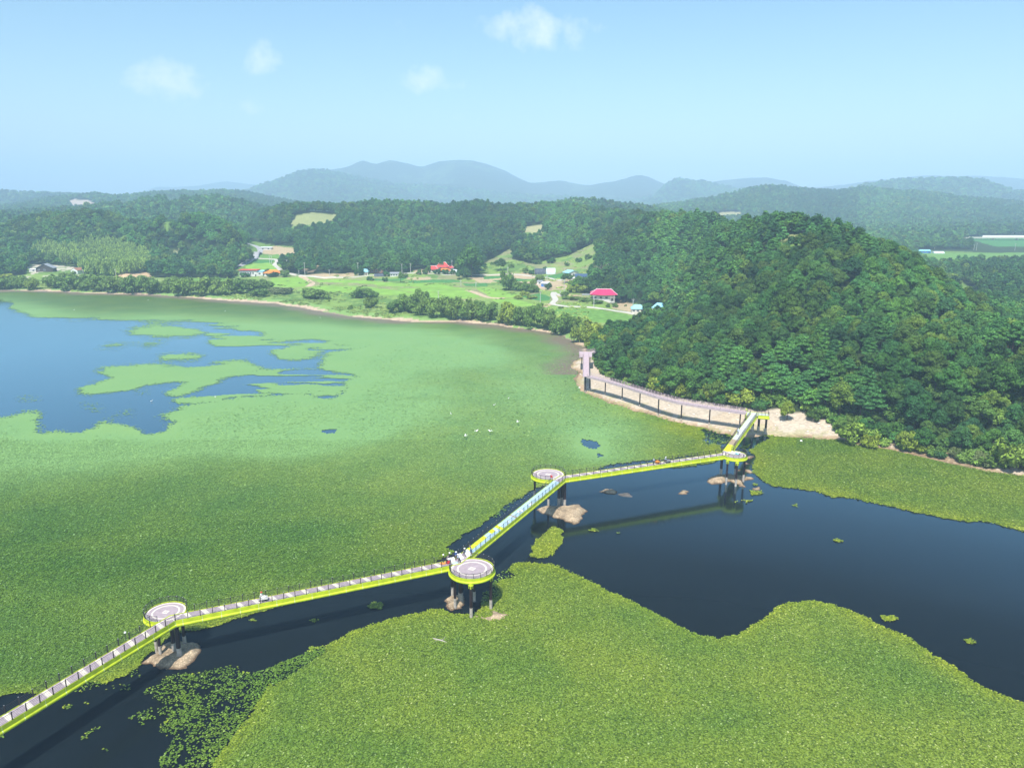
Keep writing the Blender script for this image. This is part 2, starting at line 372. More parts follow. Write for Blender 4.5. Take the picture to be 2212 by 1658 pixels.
# regions seen in the photograph: (outline, nearest depth, farthest depth)
PLAIN = [(-400,640),(-400,598),(0,600),(60,592),(180,592),(240,598),(520,602),(560,597),(620,596),(700,590),(780,592),(870,592),(900,583),(990,588),(1005,600),(1036,598),(1039,572),(1075,552),(1112,531),(1116,542),(1105,559),(1146,569),(1228,552),(1283,525),(1290,555),(1283,590),(1262,618),
         (1245,628),(1330,655),(1366,655),(1440,665),(1445,682),(1400,700),(1330,728),(1290,745),(1250,765),(1100,740),(600,700),(-400,660)]
SANDP = [(1215,740),(1262,750),(1282,772),(1300,806),(1345,832),(1420,850),(1500,866),(1620,885),(1690,884),(1745,893),(1790,908),(1815,940),(1818,960),(1700,970),(1400,930),(1200,860),(1200,760)]
CLEAR = [([(643,464),(670,459),(735,464),(718,481),(670,486),(622,488)],700,1400), ([(1119,501),(1143,487),(1180,485),(1170,502)],700,1500),
         ([(530,530),(535,522),(556,522),(590,530),(640,532),(642,545),(606,560),(602,575),(615,588),(660,600),(500,600),(512,580),(530,570),(556,560),(545,540)],700,1300),
         ([(388,540),(390,556),(352,558),(356,552)],700,1300), ([(243,598),(262,588),(280,583),(303,582),(324,592),(328,600)],600,1000), ([(60,572),(115,572),(185,580),(185,600),(55,600)],600,1000),
         ([(1684,508),(1711,506),(1760,512),(1770,516),(1690,519)],300,700), ([(1955,540),(2400,538),(2400,562),(2212,562),(2110,560),(2025,566)],700,1500),
         ([(2058,610),(2080,610),(2122,640),(2105,646),(2075,636)],420,900), ([(1524,468),(1560,458),(1608,458),(1600,468)],1300,3000), ([(345,478),(359,469),(400,474),(380,482)],700,1200),
         ([(351,438),(369,429),(400,434),(380,440)],1200,1800), ([(2072,514),(2212,508),(2400,508),(2400,534),(2140,536)],900,2000), ([(-300,480),(0,481),(60,480),(20,488),(-300,492)],850,1200), ([(145,436),(160,430),(190,432),(204,438),(195,444),(160,446)],2200,3300)]
BAMBOO = [(60,560),(95,535),(150,545),(200,528),(250,530),(290,545),(330,562),(325,586),(240,598),(180,592),(170,575),(110,570)]
def forest_mask(X, Y, Z):
    vx, vy = proj(X, Y, Z); m = np.ones(X.shape, bool)
    m &= ~(inpoly(PLAIN, vx, vy) & (Y < 1000) & (Y > 380)); m &= ~(inpoly(SANDP, vx, vy) & (Y < 420))
    for P, a, b in CLEAR+[(BAMBOO, 600, 1100)]: m &= ~(inpoly(P, vx, vy) & (Y > a) & (Y < b))
    for h in (4.5, 9):                 # nor where a tree would hide the open ground behind it
        vx, vy = proj(X, Y, Z+h)
        for P, a, b in CLEAR: m &= ~(inpoly(P, vx, vy) & (Y > a) & (Y < b))
    return m
vX, vY = proj(gX, gY, H)
fm = forest_mask(gX, gY, H) & (Sw > 3)
cA = np.zeros((*gX.shape, 4)); cA[...,3] = 1
def paint(mask, c, w=1.0):
    c = np.array(c)
    k = (mask.astype(float)*w)[...,None]; cA[...,:3] = cA[...,:3]*(1-k)+c*k
n1 = fbm(gX/14, gY/14, 41, 4); n2 = fbm(gX/45, gY/45, 51, 3)
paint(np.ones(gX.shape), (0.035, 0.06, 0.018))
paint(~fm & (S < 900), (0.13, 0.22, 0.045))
plain = inpoly(PLAIN, vX, vY) & near
paint(plain, (0.19, 0.29, 0.065)); paint(plain & (n1 > .56), (0.085, 0.17, 0.04), .7); paint(plain & (n2 > .60), (0.24, 0.30, 0.09), .6)
village = plain & (S > 95) & (vX > 560)
paint(village & (n1 > .5) & (n2 > .42), (0.30, 0.25, 0.15), .55)
for P, a, b in CLEAR[:1]+CLEAR[6:7]: paint(inpoly(P, vX, vY) & (gY > a) & (gY < b), (0.26, 0.28, 0.11))
for P, a, b in CLEAR[1:2]+CLEAR[3:4]+CLEAR[9:10]: paint(inpoly(P, vX, vY) & (gY > a) & (gY < b), (0.34, 0.33, 0.16))
P, a, b = CLEAR[4]; paint(inpoly(P, vX, vY) & (gY > a) & (gY < b), (0.52, 0.37, 0.22))
P, a, b = CLEAR[5]; paint(inpoly(P, vX, vY) & (gY > a) & (gY < b) & (n1 > .5), (0.45, 0.42, 0.32))
for P in ([(556,537),(590,531),(640,536),(638,549),(600,552),(570,548)], [(655,565),(690,572),(676,590),(650,585)], [(663,594),(765,589),(765,598),(700,602)], [(1010,598),(1140,588),(1165,601),(1040,612)], [(1120,612),(1160,606),(1240,600),(1246,622),(1180,628)], [(1180,655),(1205,654),(1180,664),(1160,662)], [(1262,640),(1200,640),(1210,633)], [(1335,650),(1366,656),(1366,674),(1320,666)], [(890,580),(925,577),(930,592),(895,592)], [(935,612),(870,600),(930,598)]):
    paint(inpoly(P, vX, vY) & near, (0.46, 0.34, 0.22), .85)
# quarry scars on the far hills
for P, a, b in (([(145,436),(160,430),(190,432),(204,438),(195,444),(160,446)],2200,3300), ([(635,446),(648,442),(655,448),(642,456)],3800,5200), ([(706,448),(720,444),(728,448)],3800,5200), ([(1075,420),(1100,418),(1110,426),(1085,428)],5000,6500)):
    paint(inpoly(P, vX, vY) & (gY > a) & (gY < b), (0.42, 0.35, 0.29))
paint(inpoly([(605,428),(640,408),(665,402),(650,424)], vX, vY) & (gY > 3900) & (gY < 5300), (0.12, 0.20, 0.08))
paint((gY > 1400) & (fbm(gX/160, gY/160, 61, 4) > .66) & fm, (0.10, 0.16, 0.05), .6)
# banks: grass, pale sand, brown mud towards the water
shw = Sw+(n1-.5)*8
vil = (vX < 1262) & near
paint(vil & (Sw < 14) & (Sw > -60), (0.20, 0.33, 0.09))
bandn = vnoise(gX/40, gY/25, 71)
paint(vil & (shw < 3+6*bandn) & (Sw > -60) & (bandn > .35), (0.50, 0.38, 0.26))
paint(vil & (shw < 1.5) & (Sw > -60), (0.30, 0.22, 0.17))
hillsh = near & (vX > 1215) & (vY > 735)
sp = inpoly(SANDP, vX, vY) & near & (gY < 420)
hr = hillsh & (vX > 1800)
paint(hr & (Sw < 12) & (Sw > -30), (0.30, 0.24, 0.15)); paint(hr & (Sw < 7) & (Sw > 2.5) & (n1 > .42), (0.58, 0.48, 0.36))
paint(sp, (0.50, 0.42, 0.32)); paint(sp & (n1 > .62), (0.50, 0.39, 0.26), .6)
paint(hillsh & (shw < 3.2) & (Sw > -30), (0.40, 0.29, 0.18)); paint(hillsh & (shw < 1.2) & (Sw > -30), (0.24, 0.17, 0.10))
paint(sp & (Sw > 1) & (Sw < 9) & (fbm(gX/4, gY/4, 77, 3) > .6), (0.34, 0.32, 0.14), .5)
paint(Sw < -6, (0.05, 0.05, 0.03))
cA[...,:3] *= (0.86+0.28*fbm(gX/6, gY/6, 81, 3))[...,None]
ii = np.arange(TN*YN).reshape(YN, TN)
F = np.stack([ii[:-1,:-1], ii[:-1,1:], ii[1:,1:], ii[1:,:-1]], -1).reshape(-1, 4)
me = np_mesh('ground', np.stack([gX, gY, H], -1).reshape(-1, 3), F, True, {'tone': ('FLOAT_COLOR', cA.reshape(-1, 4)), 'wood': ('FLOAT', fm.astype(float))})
gm = bpy.data.materials.new('ground'); gm.use_nodes = True; t = gm.node_tree; N, L = t.nodes, t.links
b = N['Principled BSDF']; b.inputs['Roughness'].default_value = 0.95; b.inputs['Specular IOR Level'].default_value = 0.1
at = N.new('ShaderNodeAttribute'); at.attribute_name = 'tone'; aw = N.new('ShaderNodeAttribute'); aw.attribute_name = 'wood'
g = N.new('ShaderNodeNewGeometry'); nz = N.new('ShaderNodeTexNoise'); nz.inputs['Scale'].default_value = 0.9; nz.inputs['Detail'].default_value = 8; nz.inputs['Roughness'].default_value = .65
L.new(g.outputs['Position'], nz.inputs['Vector'])
rr = N.new('ShaderNodeMapRange'); rr.inputs[1].default_value = .3; rr.inputs[2].default_value = .7; rr.inputs[3].default_value = .72; rr.inputs[4].default_value = 1.25; L.new(nz.outputs[0], rr.inputs[0])
vo = N.new('ShaderNodeTexVoronoi'); vo.inputs['Scale'].default_value = .06; L.new(g.outputs['Position'], vo.inputs['Vector'])
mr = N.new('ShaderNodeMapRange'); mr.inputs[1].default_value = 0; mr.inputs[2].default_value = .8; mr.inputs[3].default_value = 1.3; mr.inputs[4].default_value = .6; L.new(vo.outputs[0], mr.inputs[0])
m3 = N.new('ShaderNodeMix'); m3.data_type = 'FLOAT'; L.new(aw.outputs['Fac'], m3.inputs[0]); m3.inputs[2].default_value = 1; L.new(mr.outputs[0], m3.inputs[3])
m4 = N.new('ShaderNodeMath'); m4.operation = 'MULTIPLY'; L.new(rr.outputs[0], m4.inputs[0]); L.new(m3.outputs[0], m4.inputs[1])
vx_ = N.new('ShaderNodeVectorMath'); vx_.operation = 'SCALE'; L.new(at.outputs['Color'], vx_.inputs[0]); L.new(m4.outputs[0], vx_.inputs['Scale']); L.new(vx_.outputs[0], b.inputs['Base Color'])
bn = N.new('ShaderNodeBump'); bn.inputs['Distance'].default_value = .35; bn.inputs['Strength'].default_value = .7; L.new(nz.outputs[0], bn.inputs['Height']); L.new(bn.outputs[0], b.inputs['Normal'])
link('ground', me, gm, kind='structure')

def drape(name, rings_or_path, matl, width=None, lift=0.06, kind='structure', step=4.0, **kw):
    """a road ribbon (width given) laid on the ground"""
    pts = [hit(x, y) for x, y in rings_or_path]
    P = []
    for a, b in zip(pts[:-1], pts[1:]):
        n = max(1, int((b-a).length/step))
        for i in range(n): P.append(a.lerp(b, i/n))
    P.append(pts[-1])
    for _ in range(3): P = [P[0]]+[(P[i-1]+P[i]*2+P[i+1])/4 for i in range(1, len(P)-1)]+[P[-1]]
    V = []; F = []
    for i, p in enumerate(P):
        d = (P[min(i+1, len(P)-1)]-P[max(i-1, 0)]); d.z = 0; d.normalize(); nrm = Vector((-d.y, d.x, 0))
        zc = max(float(height(p.x+nrm.x*s, p.y+nrm.y*s)) for s in (-width/2, 0, width/2))+lift
        for s in (-.5, .5):
            q = p+nrm*(s*width); V.append((q.x, q.y, zc))
        V.append((p.x+nrm.x*width*.62, p.y+nrm.y*width*.62, zc-.9)); V.append((p.x-nrm.x*width*.62, p.y-nrm.y*width*.62, zc-.9))
        if i:
            k = 4*i; F += [(k-4, k-3, k+1, k), (k-3, k-2, k+2, k+1), (k-1, k-4, k, k+3)]
    m = bpy.data.meshes.new(name); m.from_pydata(V, [], F); m.update()
    return link(name, m, matl, kind=kind, **kw)
def field(name, poly, matl, lift=0.35, **kw):
    """a planted plot: a slightly raised sheet of crop following the ground"""
    W = [hit(x, y) for x, y in poly]; P = [(p.x, p.y) for p in W]
    xs = [p[0] for p in P]; ys = [p[1] for p in P]
    cs = max(1.0, min(max(xs)-min(xs), max(ys)-min(ys))/26)
    X, Y = np.meshgrid(np.arange(min(xs)-cs, max(xs)+cs, cs), np.arange(min(ys)-cs, max(ys)+cs, cs))
    Z = height(X, Y)+lift
    ins = inpoly(P, X+(fbm(X/6, Y/6, 5, 2)-.5)*2, Y+(fbm(X/6, Y/6, 9, 2)-.5)*2)
    Z = np.where(ins, Z, Z-lift-.3)
    ix = np.arange(X.size).reshape(X.shape)
    q = ins[:-1,:-1] | ins[1:,:-1] | ins[:-1,1:] | ins[1:,1:]
    F = np.stack([ix[:-1,:-1], ix[:-1,1:], ix[1:,1:], ix[1:,:-1]], -1)[q]
    me = np_mesh(name, np.stack([X, Y, Z], -1).reshape(-1, 3), F, True)
    return link(name, me, matl, kind='structure', **kw)
M['rice'] = mat('young rice', (0.20, 0.36, 0.055), 0.85, 0.1, noise=(0.12, 0.16, 8), bump=(2, .3))
M['crop'] = mat('dark crop rows', (0.065, 0.20, 0.05), 0.85, 0.1, noise=(0.5, 0.3, 6), bump=(1, .5))
M['crop2'] = mat('mid crop', (0.13, 0.26, 0.05), 0.85, 0.1, noise=(0.3, 0.25, 6), bump=(1, .5))
M['road'] = mat('pale concrete road', (0.50, 0.47, 0.41), 0.9, 0.1, noise=(0.3, 0.1, 6))
M['asphalt'] = mat('grey asphalt', (0.34, 0.34, 0.35), 0.9, 0.1, noise=(0.3, 0.1, 6))
M['dirt'] = mat('dirt track', (0.48, 0.37, 0.25), 0.95, 0.05, noise=(0.4, 0.15, 6))
for nm, ml, P in [
    ('rice_field','rice',[(586,600),(652,600),(668,610),(662,618),(632,621),(584,618)]),
    ('rice_field','rice',[(668,603),(729,604),(799,606),(861,612),(949,613),(1004,624),(978,625),(919,620),(861,619),(802,613),(729,610),(690,609)]),
    ('rice_field','rice',[(640,626),(690,617),(729,618),(802,621),(861,628),(905,634),(912,640),(846,637),(760,632),(690,630)]),
    ('rice_field','rice',[(860,624),(919,622),(1004,627),(1040,641),(1015,645),(934,645),(914,635)]),
    ('rice_field','rice',[(1028,622),(1063,622),(1123,638),(1114,642),(1061,642),(1044,632)]),
    ('rice_field','rice',[(1063,647),(1111,646),(1158,659),(1121,661),(1071,652)]),
    ('crop_field','crop',[(1126,641),(1165,634),(1188,641),(1189,648),(1170,650)]),
    ('rice_field','crop2',[(1165,663),(1187,665),(1350,678),(1395,690),(1380,700),(1300,697),(1230,684),(1180,672)]),
    ('crop_field','crop',[(881,607),(978,604),(1000,609),(890,612)]), ('crop_field','crop',[(1000,613),(1053,612),(1053,618),(1007,618)]),
    ('rice_field','rice',[(534,569),(581,567),(597,576),(602,583),(556,583),(529,579)]), ('crop_field','crop',[(548,561),(594,561),(586,568),(542,566)]),
    ('crop_field','crop2',[(556,549),(600,549),(606,556),(556,556)]), ('crop_field','crop',[(1175,597),(1215,590),(1240,596),(1222,603),(1195,601)]),
    ('crop_field','crop',[(800,602),(880,600),(868,606),(805,606)]), ('crop_field','crop',[(1045,598),(1085,596),(1080,601),(1045,603)]), ('crop_field','crop',[(1062,606),(1120,602),(1150,604),(1090,611)]),
    ('rice_field','crop2',[(400,602),(470,600),(520,604),(470,608),(410,607)]),
    ('rice_field','crop2',[(1988,546),(2400,543),(2400,558),(2212,560),(2120,557),(2035,562)]), ('crop_field','crop',[(2090,516),(2400,514),(2400,530),(2150,533)])]:
    field(nm, P, M[ml])
drape('road', [(534,525),(545,529),(557,534),(563,541),(557,547),(551,552),(552,557),(543,562),(530,568),(517,575)], M['asphalt'], 6.5)
drape('road', [(553,557.5),(575,558),(597,560),(601,564),(592,571.5),(600,578),(611,586),(632,592.5),(662,596.5),(706,599.5),(764,599.5),(785,596),(810,593.5),(850,592),(884,590.5),(940,591),(993,592),(1053,594),(1099,591.5),(1140,595),(1172,598.5),(1218,605.5)], M['road'], 4.5)
drape('path', [(652,597),(660,602),(668,607),(676,613),(665,619)], M['dirt'], 5.5)
drape('road', [(1197,631),(1194,636),(1197,641),(1202,647),(1195,653),(1186,657.5),(1205,659.5),(1246,662.5),(1319,669.5),(1350,673),(1386,681)], M['road'], 4.2)
drape('path', [(1197,632),(1205,636),(1215,641),(1225,641)], M['road'], 3)
drape('path', [(1148,609),(1158,615),(1172,623)], M['dirt'], 6)
drape('path', [(1006,627),(1022,630),(1037,636),(1053,643),(1090,644)], M['dirt'], 5)
drape('path', [(1122,608),(1132,614),(1140,618)], M['dirt'], 4)

# ---------------------------------------------------------------- water
wm = bpy.data.materials.new('lake water'); wm.use_nodes = True; t = wm.node_tree; N, L = t.nodes, t.links
b = N['Principled BSDF']; b.inputs['Roughness'].default_value = 0.6; b.inputs['Specular IOR Level'].default_value = 0.0
g = N.new('ShaderNodeNewGeometry')
nz = N.new('ShaderNodeTexNoise'); nz.inputs['Scale'].default_value = 1.1; nz.inputs['Detail'].default_value = 3; L.new(g.outputs['Position'], nz.inputs['Vector'])
bn = N.new('ShaderNodeBump'); bn.inputs['Distance'].default_value = .010; bn.inputs['Strength'].default_value = .5; L.new(nz.outputs[0], bn.inputs['Height'])
n2_ = N.new('ShaderNodeTexNoise'); n2_.inputs['Scale'].default_value = .02; n2_.inputs['Detail'].default_value = 5
mp = N.new('ShaderNodeMapping'); mp.inputs['Scale'].default_value = (.5, 1.6, 1); L.new(g.outputs['Position'], mp.inputs[0]); L.new(mp.outputs[0], n2_.inputs['Vector'])
cr = N.new('ShaderNodeValToRGB'); cr.color_ramp.elements[0].position = .35; cr.color_ramp.elements[0].color = (0.0045, 0.008, 0.010, 1); cr.color_ramp.elements[1].position = .68; cr.color_ramp.elements[1].color = (0.007, 0.012, 0.015, 1)
L.new(n2_.outputs[0], cr.inputs[0]); L.new(cr.outputs[0], b.inputs['Base Color'])
lw = N.new('ShaderNodeLayerWeight'); rw = N.new('ShaderNodeValToRGB')     # reflects little from above, much at a grazing look
for _ in range(3): rw.color_ramp.elements.new(.5)
lw.inputs[0].default_value = .5
for e, (p_, v_) in zip(rw.color_ramp.elements, ((.48, .010), (.56, .046), (.63, .17), (.70, .38), (.84, .66))): e.position = p_; e.color = (v_, v_, v_, 1)
L.new(lw.outputs['Facing'], rw.inputs[0])
gl = N.new('ShaderNodeBsdfGlossy'); gl.inputs['Roughness'].default_value = .10; L.new(bn.outputs[0], gl.inputs['Normal']); gl.inputs['Color'].default_value = (.66,.89,1,1)
ms_ = N.new('ShaderNodeMixShader'); L.new(rw.outputs[0], ms_.inputs[0]); L.new(b.outputs[0], ms_.inputs[1]); L.new(gl.outputs[0], ms_.inputs[2]); L.new(ms_.outputs[0], N['Material Output'].inputs[0])
link('water', np_mesh('water', [(-1500,-250,0),(1500,-250,0),(1500,760,0),(-1500,760,0)], [(0,1,2,3)]), wm, kind='structure')

# ---------------------------------------------------------------- floating water plants
OPEN = [
 [(-200,1800),(-200,1575),(0,1500),(60,1500),(162,1489),(178,1478),(195,1472),(225,1478),(254,1468),(283,1452),(300,1440),(305,1430),(330,1405),(360,1380),(398,1363),(414,1361),(444,1356),(467,1350),(503,1338),(535,1327),(600,1308),(760,1275),(900,1240),(942,1222),
  (941,1211),(952,1207),(966,1202),(978,1188),(970,1180),(986,1167),(1026,1144),(1043,1133),(1059,1116),(1075,1106),(1088,1097),(1104,1088),(1119,1077),(1140,1062),(1180,1045),(1225,1032),(1290,1015),(1309,1007),(1330,999),(1360,1001),(1400,1006),(1458,1010),(1483,1006),(1505,1004),(1547,997),
  (1556,985),(1562,975),(1556,966),(1546,955),(1531,947),(1520,940),(1546,935),(1600,938),(1645,940),(1660,943),(1641,953),(1626,963),(1616,979),(1630,985),(1622,1006),(1628,1020),(1641,1032),(1654,1041),(1674,1050),(1732,1057),(1759,1060),(1794,1072),(1842,1075),(1888,1087),(1933,1093),(1981,1107),(2040,1120),(2096,1127),(2142,1128),(2182,1139),(2212,1149),(2500,1230),
  (2500,1640),(2212,1515),(2180,1502),(2120,1482),(2060,1442),(2010,1412),(1960,1376),(1900,1350),(1850,1322),(1800,1306),(1750,1298),(1700,1302),(1670,1312),(1655,1330),(1625,1352),(1590,1371),(1550,1379),(1510,1373),(1470,1356),(1430,1331),(1380,1305),(1330,1281),(1290,1262),(1250,1241),(1215,1226),(1190,1217),(1150,1214),(1127,1213),(1105,1217),(1098,1230),(1112,1238),(1090,1242),(1074,1252),
  (1066,1261),(1072,1275),(1048,1298),(1030,1318),(1012,1328),(980,1326),(952,1313),(933,1313),(918,1322),(880,1326),(830,1341),(760,1366),(702,1395),(667,1397),(649,1413),(626,1420),(592,1434),(600,1448),(540,1540),(480,1620),(440,1680),(420,1800)],
 [(-300,640),(0,645),(20,646),(38,660),(25,670),(51,676),(90,683),(140,684),(195,686),(320,691),(398,690),(461,695),(500,706),(523,712),(600,716),(690,720),(801,722),(806,735),(801,748),(740,758),(695,766),(706,778),(680,790),(781,812),(750,824),(744,838),(738,851),(703,859),(644,851),(566,855),(488,864),(406,876),(336,894),(398,907),(352,915),(371,933),(297,941),(293,925),(250,915),
  (176,933),(164,943),(148,931),(109,939),(62,933),(90,912),(55,910),(94,888),(0,898),(-300,930)],
 [(1250,947),(1279,952),(1295,962),(1286,969),(1270,966),(1258,958)], [(1286,978),(1300,982),(1296,990)], [(695,930),(720,926),(730,933),(700,936)],[(742,936),(765,935),(750,943)],
 [(1350,1000),(1420,992),(1560,978),(1545,995),(1400,1008)]]
PADS = [
 [(160,850),(203,832),(242,816),(230,801),(195,799),(250,789),(336,789),(422,795),(449,787),(527,777),(559,791),(547,801),(488,812),(430,840),(385,858),(359,850),(410,826),(391,824),(309,826),(254,844),(219,852)],
 [(258,713),(300,706),(332,701),(390,705),(441,712),(425,724),(405,728),(340,726),(300,722)], [(203,750),(230,742),(273,739),(280,744),(215,751)], [(280,742),(330,738),(370,742),(330,747)],
 [(340,778),(359,765),(406,762),(445,765),(414,773),(360,779)], [(586,762),(617,748),(664,748),(684,765),(644,773),(594,770)], [(640,700),(720,716),(800,724),(790,745),(720,742),(690,730),(600,735),(560,728),(600,716)],
 [(23,865),(59,855),(94,857),(59,864)], [(238,901),(273,887),(316,877),(270,894),(255,903)], [(168,650+0),(169,651),(170,650)],
 [(170,874),(200,869),(200,876),(178,880)], [(186,892),(215,882),(212,890)], [(215,880),(236,876),(230,883)], [(280,905),(310,898),(300,906)], [(195,915),(240,908),(243,918),(200,920)], [(300,846),(318,839),(330,845),(310,851)], [(160,812),(172,808),(170,813)], [(180,820),(205,816),(200,821)], [(100,866),(115,863),(112,869)], [(95,935),(125,922),(135,926),(110,939)], [(330,905),(350,900),(345,909)],
 [(1182,1147),(1190,1139),(1201,1137),(1210,1141),(1218,1147),(1211,1171),(1204,1184),(1195,1196),(1184,1202),(1171,1206),(1152,1203),(1144,1201),(1146,1181),(1158,1163)],
 [(1264,1144),(1278,1141),(1290,1146),(1280,1148)], [(1328,1150),(1338,1152),(1332,1154)], [(1622,1060),(1640,1058),(1651,1063),(1640,1070),(1625,1069)], [(1604,1080),(1620,1078),(1626,1082),(1610,1085)], [(1580,1081),(1592,1082),(1584,1084)], [(1625,1044),(1640,1043),(1640,1048),(1628,1048)],
 [(1798,1164),(1815,1162),(1822,1168),(1808,1171)], [(1903,1330),(1925,1327),(1940,1336),(1925,1343),(1908,1340)], [(2077,1382),(2095,1377),(2108,1385),(2098,1391),(2083,1389)], [(1710,1092),(1722,1088),(1718,1095)],
 [(795,1308),(810,1300),(825,1299),(836,1307),(822,1317),(806,1314)], [(665,1338),(676,1334),(684,1339),(674,1343)], [(535,1340),(543,1335),(551,1338),(543,1342)], [(665,1342),(680,1336),(690,1339)], [(1546,936),(1575,938),(1580,950),(1560,958),(1548,950)],[(1600,966),(1618,955),(1612,975)]]
SPARSE = [  # loose rosettes with water between them: (outline, share covered)
 ([(592,1434),(600,1448),(540,1540),(480,1620),(440,1680),(350,1720),(340,1650),(376,1591),(344,1581),(348,1571),(364,1557),(362,1543),(330,1557),(303,1562),(275,1550),(312,1536),(344,1518),(307,1495),(339,1477),(364,1461),(394,1450),(414,1457),(444,1450),(467,1443),(501,1438),(524,1457),(558,1450)], .66),
 ([(560,1450),(600,1434),(649,1413),(702,1395),(700,1410),(640,1450),(590,1480)], .8),
 ([(138,1528),(150,1522),(161,1527),(150,1533)],.8), ([(186,1522),(197,1521),(193,1524)],.8), ([(170,1597),(195,1578),(212,1568),(216,1573),(190,1588),(176,1600)],.75), ([(173,1490),(185,1484),(190,1488),(180,1494)],.8), ([(233,1488),(260,1478),(292,1478),(290,1486),(250,1490)],.5),
 ([(296,1464),(302,1461),(304,1465)],.8), ([(0,1588),(10,1584),(19,1590),(5,1598),(-10,1598)],.8), ([(220,1620),(230,1617),(236,1624),(224,1624)],.7), ([(280,1452),(300,1440),(305,1450),(285,1462)],.7), ([(300,1560),(315,1560),(306,1568)],.5),
 ([(1090,1228),(1112,1238),(1080,1252),(1066,1268),(1060,1262)],.7), ([(1240,944),(1262,938),(1310,962),(1306,975),(1284,976),(1256,964)],.70), ([(1282,975),(1300,978),(1304,992),(1292,992)],.7),
 ([(1080,1100),(1130,1065),(1090,1105),(1060,1125)],.6), ([(1040,1280),(1075,1268),(1072,1290),(1040,1305)],.75),
 ([(1510,925),(1560,930),(1580,950),(1530,960)],.7), ([(150,1480),(195,1470),(240,1480),(200,1484),(160,1495)],.6)]
STREAK = [(480,806),(560,798),(700,800),(785,812),(750,824),(742,850),(700,860),(560,856),(420,872),(360,870),(420,838)]
STREAK2 = [(461,690),(640,716),(810,720),(806,770),(690,790),(560,770),(470,750),(440,730)]
DARKZ = [(40,990),(180,955),(400,975),(600,985),(720,965),(830,930),(800,880),(830,830),(900,790),(1075,778),(1085,762),(950,735),(860,715),(620,690),(400,680),(200,680),(90,660),(0,645),(-300,640),(-300,1060)]
PX0, PY0, PS = -440, 560, 2.0; PW, PH = 1560, 760
rX, rY = np.meshgrid(PX0+PS*np.arange(PW), PY0+PS*np.arange(PH))
def rast(polys): 
    m = np.zeros(rX.shape)
    for P in polys: m[inpoly(P, rX, rY)] = 1
    return m
rOpen = rast(OPEN); rPad = rast(PADS)
rSp = np.zeros(rX.shape)
for P, w in SPARSE: rSp[inpoly(P, rX, rY)] = w
rStr = rast([STREAK]); rStr2 = rast([STREAK2]); rPale = rast([DARKZ])
rHole = rast([[(1220,925),(1270,910),(1340,960),(1400,985),(1440,1000),(1300,1020),(1230,985)]])
rPale2 = rast([[(860,690),(1080,745),(1100,775),(1000,790),(860,760)], [(1090,820),(1170,815),(1200,850),(1120,880)], [(1215,900),(1270,880),(1350,930),(1400,980),(1300,1010),(1215,985)], [(560,860),(840,820),(980,830),(960,880),(800,960),(560,980)], [(-200,900),(420,900),(420,985),(-200,1060)]])
def blur(m, rx, ry=None):
    ry = rx if ry is None else ry
    def b1(a, r, ax):
        r = max(1, int(r)); a = np.moveaxis(a, ax, 0); p = np.concatenate([np.repeat(a[:1], r+1, 0), a, np.repeat(a[-1:], r, 0)]); c = np.cumsum(p, 0)
        return np.moveaxis((c[2*r+1:]-c[:-2*r-1])/(2*r+1), 0, ax)
    for _ in range(2): m = b1(b1(m, rx, 1), ry, 0)
    return m
rSoft = blur(np.maximum(1-rOpen, rPad), 8, 3.4); rSt = blur(rStr*rOpen, 6, 3); rSt2 = blur(rStr2*rOpen, 6, 3); rFarW = rast([OPEN[1]]+OPEN[2:5]); rFarW = (blur(rFarW, 12, 6) > .01).astype(float)
rHoleS = blur(rast(OPEN[2:5]), 2, 1); rDeep = blur(rast([[(-440,1000),(300,1010),(700,1060),(900,1190),(600,1280),(300,1340),(0,1500),(-440,1700)]]), 45, 25)
rPaleS = blur(rPale, 14, 7); rPale2S = blur(rPale2, 30, 15)
rEdge = blur(rOpen*(rY > 900), 16, 9)
def look(r, vx, vy):
    i = np.clip(((vx-PX0)/PS).astype(int), 0, PW-1); j = np.clip(((vy-PY0)/PS).astype(int), 0, PH-1)
    return r[j, i]
rMain = blur(1-rOpen, 18, 10)
def cover(X, Y):
    """share of the water surface hidden by leaves, 0..1, at points on the lake"""
    k = np.clip(Y/250, .6, 3.0)
    wob = lambda s, f: (fbm(X/f, Y/f, s, 4)-.5)
    dx = wob(101, 2.2)*2.2*k+wob(103, 9)*4.0*k*k; dy = wob(102, 2.2)*2.0*k+wob(104, 9)*3.5*k*k
    vx, vy = proj(X+dx, Y+dy, 0*X); op = look(rOpen, vx, vy); pad = look(rPad, vx, vy); sp = look(rSp, vx, vy); st = look(rStr, vx, vy); st2 = look(rStr2, vx, vy)
    c = 1-op
    s = fbm(X/26, Y/7, 111, 5); c = np.where((st > 0) & (op > 0), (s > .47).astype(float), c)
    s2 = fbm(X/40, Y/13, 121, 5); c = np.where((st2 > 0) & (op > 0), (s2 > .56).astype(float), c)
    c = np.where((op > 0) & (sp == 0) & (Y > 230) & (X < -60) & (fbm(X/14, Y/9, 131, 4) > .73), 1, c)
    c = np.maximum(c, pad); c = np.where(sp > 0, np.where(sp == .66, float(.63)+.32*look(rMain, vx, vy), sp), c)
    return c
